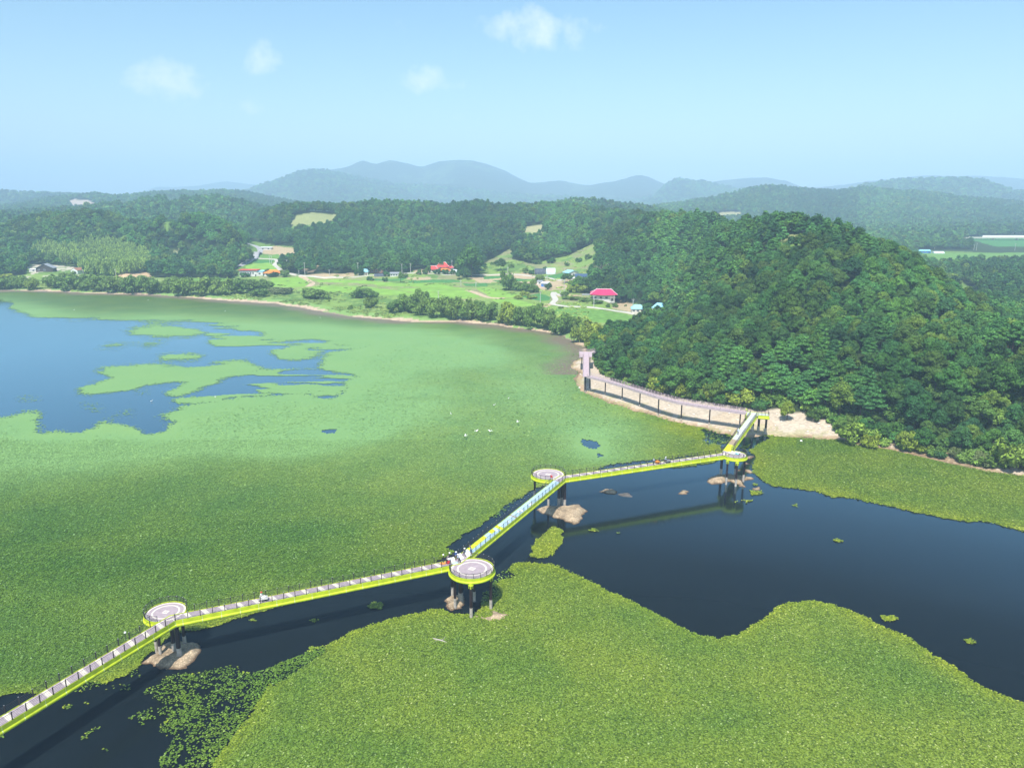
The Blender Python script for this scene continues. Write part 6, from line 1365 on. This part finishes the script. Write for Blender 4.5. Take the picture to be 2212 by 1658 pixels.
# ---------------------------------------------------------------- people and things on the bridge
def skin_mesh(name, pts, edges, mt, parent, sub=1):
    me = bpy.data.meshes.new(name); me.from_pydata([p[:3] for p in pts], edges, []); me.update(); o = link(name, me, [mt], parent)
    md = o.modifiers.new('skin', 'SKIN'); sd = me.skin_vertices[0].data if me.skin_vertices else None
    if sd is None:
        import bmesh
        bm = bmesh.new(); bm.from_mesh(me); bm.verts.layers.skin.verify(); bm.to_mesh(me); bm.free(); sd = me.skin_vertices[0].data
    for v, p in zip(sd, pts): v.radius = (p[3], p[3])
    sd[0].use_root = True; md.use_smooth_shade = True; s = o.modifiers.new('sub', 'SUBSURF'); s.levels = sub; s.render_levels = sub
    return o
def person(p, rz, label, top, legs, hat, stride=.25, lean=.1, reach=.5, hair=False, crouch=0.0):
    o = empty('person', p, rz, label=label, cat='person'); hz_ = .92-crouch*.45; kz = hz_*.53
    sy = Vector((lean*.5, 0, 0)); hip = (0,0,hz_); ch = (lean*.45,0,hz_+.38); nk = (lean*.62,0,hz_+.54); hd = (lean*.8+.02,0,hz_+.70)
    pts = [(*hip,.115),(lean*.2,0,hz_+.17,.105),(*ch,.125),(*nk,.05),(hd[0],0,hd[2]-.05,.075),(hd[0],0,hd[2]+.07,.085)]; E = [(0,1),(1,2),(2,3),(3,4),(4,5)]
    legs_, arms_ = [], []
    for s, f in ((1, stride), (-1, -stride)):
        k = len(pts); kn = (f*.45+crouch*.28, s*.10, kz); an = (f-(.05 if f < 0 else 0), s*.10, .09+(.05 if f < 0 else 0)); pts += [(0,s*.09,hz_-.06,.085),(*kn,.06),(*an,.042),(an[0]+.16,an[1],an[2]-.045,.035)]; E += [(0,k),(k,k+1),(k+1,k+2),(k+2,k+3)]; legs_.append((kn, an))
        k = len(pts); sh = (ch[0]+.03,s*.19,ch[2]+.07); el = (sh[0]+reach*.20,s*.23,sh[2]-.27); wr = (el[0]+.08+reach*.20,s*.20,el[2]-.10-.12*(1-reach)); pts += [(*sh,.055),(*el,.042),(*wr,.030),(wr[0]+.06,wr[1],wr[2]-.03,.026)]; E += [(2,k),(k,k+1),(k+1,k+2),(k+2,k+3)]; arms_.append((sh, el, wr)); pm = k+3
        for q in range(4):
            a = (wr[0]+.11,wr[1]+(q-1.5)*.02,wr[2]-.045); b2 = (wr[0]+.14+.008*(1-abs(q-1.5)),wr[1]+(q-1.5)*.022,wr[2]-.08); kk = len(pts); pts += [(*a,.009),(*b2,.008)]; E += [(pm,kk),(kk,kk+1)]
        kk = len(pts); pts += [(wr[0]+.07,wr[1]-s*.045,wr[2]-.04,.010),(wr[0]+.10,wr[1]-s*.05,wr[2]-.07,.008)]; E += [(pm,kk),(kk,kk+1)]
    skin_mesh('body', pts, E, M['skin'], o)
    tp = [(*hip,.13),(lean*.2,0,hz_+.17,.125),(*ch,.145),(nk[0],0,nk[2]-.04,.075)]; te = [(0,1),(1,2),(2,3)]
    for sh, el, wr in arms_: k = len(tp); tp += [(*sh,.070),(*el,.056),(wr[0]-.03,wr[1],wr[2]+.03,.045)]; te += [(2,k),(k,k+1),(k+1,k+2)]
    skin_mesh('shirt', tp, te, M[top], o)
    lp = [(0,0,hz_+.03,.13)]; le = []
    for i, (kn, an) in enumerate(legs_): k = len(lp); s = 1-2*i; lp += [(0,s*.09,hz_-.06,.10),(*kn,.076),(an[0],an[1],an[2]+.05,.058)]; le += [(0,k),(k,k+1),(k+1,k+2)]
    skin_mesh('trousers', lp, le, M[legs], o)
    for kn, an in legs_: b_ = MB(); b_.box((an[0]+.07,an[1],an[2]-.045), (.27,.10,.09), top=.8); b_.build('shoe', [M['cloth_dark']], o)
    f = MB(); f.box((hd[0]+.10,0,hd[2]-.01), (.04,.025,.05)); f.box((hd[0]+.075,.035,hd[2]+.02), (.02,.025,.014), m=1); f.box((hd[0]+.075,-.035,hd[2]+.02), (.02,.025,.014), m=1); f.box((hd[0]+.08,0,hd[2]-.055), (.02,.045,.012), m=2)
    for s in (-1, 1): f.box((hd[0],s*.088,hd[2]), (.04,.02,.055))
    f.build('face', [M['skin'], M['cloth_dark'], M['rust']], o)
    h2 = MB()
    if hair: h2.lathe([(.105,-.02),(.11,.06),(.08,.12),(.01,.145)], (hd[0]-.01,0,hd[2]), 12); h2.build('hair', [M['cloth_dark']], o)
    else: h2.lathe([(.21,.045),(.115,.07),(.11,.13),(.06,.17),(.01,.18)], (hd[0],0,hd[2]), 14); h2.lathe([(.01,.044),(.21,.044)], (hd[0],0,hd[2]), 14); h2.build('hat', [M[hat]], o)
    return o
BQ = lambda x, y: G(x, y, BZ)+Vector((0,0,.02))
person(BQ(965,1216.5), .4, 'worker in grey hooded top bending over the red sack beside the near junction', 'cloth_grey', 'cloth_dark', 'cloth_grey', .12, .55, .6, True)
person(BQ(985,1208), -1.2, 'worker in blue shirt and white hat standing by the far railing', 'cloth_blue', 'cloth_dark', 'white', .10, .15, .3)
person(BQ(992,1214.6), 2.6, 'worker in light blue shirt and white hat nearest the round platform', 'cloth_light', 'cloth_dark', 'white', .16, .30, .5)
person(BQ(1002.5,1200.5), -.6, 'worker in dark clothes and pale cap between two white sheets', 'cloth_dark', 'cloth_grey', 'whiteroof', .20, .15, .7)
person(BQ(1017,1193.5), 2.4, 'worker in all dark clothes farthest up the blue filmed span', 'cloth_dark', 'cloth_blue', 'cloth_dark', .12, .35, .7, True)
person(BQ(563.5,1297.5), .2, 'person in white clothes and red cap pushing a white cart on the long span', 'white', 'whiteroof', 'red', .26, .22, .9)
person(BQ(1411,1002), .15, 'worker in blue shirt behind the orange wheelbarrow', 'cloth_light', 'cloth_dark', 'whiteroof', .10, .15, .7, True)
person(BQ(1436,1000), .15, 'worker in white helmet striding behind a small hand cart', 'cloth_light', 'cloth_dark', 'white', .34, .25, .9)
person(BQ(1594,938.5), 1.2, 'worker in pale blue top bending on the last span near the shore', 'cloth_light', 'cloth_grey', 'white', .10, .55, .3)
def cart(p, rz, mt, label, load='white'):
    o = empty('hand_cart', p, rz, label=label, cat='cart'); m = MB(); m.box((0,0,.42), (1.15,.72,.10), top=1.0); m.box((0,.36,.58), (1.15,.04,.3)); m.box((0,-.36,.58), (1.15,.04,.3)); m.box((.57,0,.58), (.04,.72,.3)); m.build('tray', [M[mt]], o)
    m = MB()
    for s in (-.3,.3): m.tube((-.5,s,.42), (-1.05,s,.88), .022, n=6); m.tube((-.3,s,.4), (-.3,s,.0), .022, n=6)
    m.tube((-1.05,-.3,.88), (-1.05,.3,.88), .022, n=6); m.build('handle', [M['rail']], o)
    for s in (-.2,.2): w = MB(); w.tube((.3,s-.04,.19), (.3,s+.04,.19), .19, n=12); w.build('wheel', [M['tyre']], o)
    if load:
        l = MB(); l.lathe([(.01,-.15),(.45,-.1),(.52,.05),(.38,.22),(.01,.30)], (0,0,.68), 12); l.v = [(x, y*.7, z) for x, y, z in l.v]; l.build('load', [M[load]], o)
cart(BQ(571,1297), .33, 'white', 'white loaded hand cart in front of the white clothed person'); cart(BQ(1420,1001.5), .38, 'orangep', 'orange wheelbarrow in front of the blue shirted worker', 'orangep'); cart(BQ(1443.5,999), .38, 'silver', 'small grey hand cart in front of the striding worker', None)
def slab(p, s, rz, mt, label, name='packing_sheet', tilt=.25):
    m = MB(); n = 6; r_ = random.Random(int(p.x*10))
    vs = [((i/n-.5)*s[0], (j/n-.5)*s[1], s[2]*.5*(1+.5*math.sin(i*1.3+j))+(j/n)*tilt*s[1]) for i in range(n+1) for j in range(n+1)]; k = n+1
    m.add(vs+[(x,y,z-s[2]*.6) for x,y,z in vs], [(i*k+j, (i+1)*k+j, (i+1)*k+j+1, i*k+j+1) for i in range(n) for j in range(n)]+[(k*k+i*k+j+1, k*k+(i+1)*k+j+1, k*k+(i+1)*k+j, k*k+i*k+j) for i in range(n) for j in range(n)])
    b = k*k
    for i in range(n): m.add([vs[i*k],vs[(i+1)*k],(*vs[(i+1)*k][:2],vs[(i+1)*k][2]-s[2]*.6),(*vs[i*k][:2],vs[i*k][2]-s[2]*.6)], [(0,3,2,1)]); m.add([vs[i*k+n],vs[(i+1)*k+n],(*vs[(i+1)*k+n][:2],vs[(i+1)*k+n][2]-s[2]*.6),(*vs[i*k+n][:2],vs[i*k+n][2]-s[2]*.6)], [(0,1,2,3)])
    return m.build(name, [M[mt]], loc=p, rz=rz, label=label, cat='sheet' if 'sheet' in name else name.split('_')[-1])
slab(BQ(975,1212), (1.3,.9,.12), .3, 'white', 'white folded sheet at the left end of the working group', tilt=.6); slab(BQ(994,1205.5), (1.2,1.0,.12), .9, 'white', 'white sheet held between the blue shirted and the dark clothed workers', tilt=.7); slab(BQ(1010,1199), (1.2,1.2,.12), .8, 'white', 'largest white sheet, between the two dark clothed workers', tilt=.7)
slab(BQ(983,1215.5), (1.1,.7,.10), .2, 'bluefilm', 'pale blue crumpled film on the deck at the junction', tilt=.05); slab(BQ(957,1217), (1.0,.6,.25), .3, 'orangep', 'orange pallet on the deck left of the red sack', 'pallet', .02); slab(BQ(968,1216), (.7,.55,.7), .4, 'red', 'red sack on the deck beside the bending worker', 'sack', .1)
slab(BQ(1191,1030.5), (.5,.5,.7), .2, 'red', 'red box at the inner corner of the second large platform', 'box', .0); slab(BQ(1181.5,1048), (1.0,.7,.05), .9, 'greyroof', 'dark mat lying on the blue film near the second large platform', 'mat', 0)
for dx, dy, s, mt, lab in [(-1.4,.3,.9,'white','white bag at the left of the pile on the farthest platform'),(-.3,.9,1.1,'whiteroof','large pale bag at the back of the pile on the farthest platform'),(.6,-.1,.9,'blueroof','sky blue bag in the middle of the pile on the farthest platform'),(1.5,.6,1.0,'white','white bag at the right of the pile on the farthest platform'),(-.6,-.7,.8,'greyfilm','grey bag at the front of the pile on the farthest platform'),(.9,1.5,.8,'whiteroof','small pale bag at the back right of the pile on the farthest platform')]:
    q = BQ(1587.4,981)+Vector((dx*.8, dy*.8, 0)); slab(q, (s,s*.8,.6*s), dx, mt, lab, 'bag', .1)
def globe(vx, vy, z0, label):
    p = G(vx, vy, BZ); o = empty('globe_lamp', p, label=label, cat='lamp'); m = MB(); m.tube((0,0,0), (0,0,1.42), .045, n=8); m.lathe([(.09,0),(.09,.05),(.045,.12)], n=10); m.build('post', [M['rail']], o)
    g_ = MB(); g_.lathe([(.17*math.sin(t*math.pi/10)+.001, 1.56-.17*math.cos(t*math.pi/10)) for t in range(11)], n=14); g_.build('globe', [M['white']], o)
globe(272.6, 1384.5, 0, 'white globe lamp on the far railing of the span at the left'); globe(958, 1213.5, 0, 'white globe lamp on the railing left of the workers'); globe(971.5, 1209.5, 0, 'white globe lamp on the railing right behind the grey hooded worker')

# ---------------------------------------------------------------- haze
hz = bpy.data.materials.new('haze'); hz.use_nodes = True; N, L = hz.node_tree.nodes, hz.node_tree.links
for nd in list(N): N.remove(nd)
o = N.new('ShaderNodeOutputMaterial'); pv = N.new('ShaderNodeVolumePrincipled'); pv.inputs['Color'].default_value = HAZE_C; pv.inputs['Density'].default_value = HAZE_D; pv.inputs['Anisotropy'].default_value = -0.25
L.new(pv.outputs[0], o.inputs['Volume'])
hb = MB(); hb.box((0, 5600, 298.5), (27000, 12600, 603)); ho = hb.build('haze', hz, kind='stuff')
tag(ho, 'thin blue summer haze filling the whole valley', 'haze')
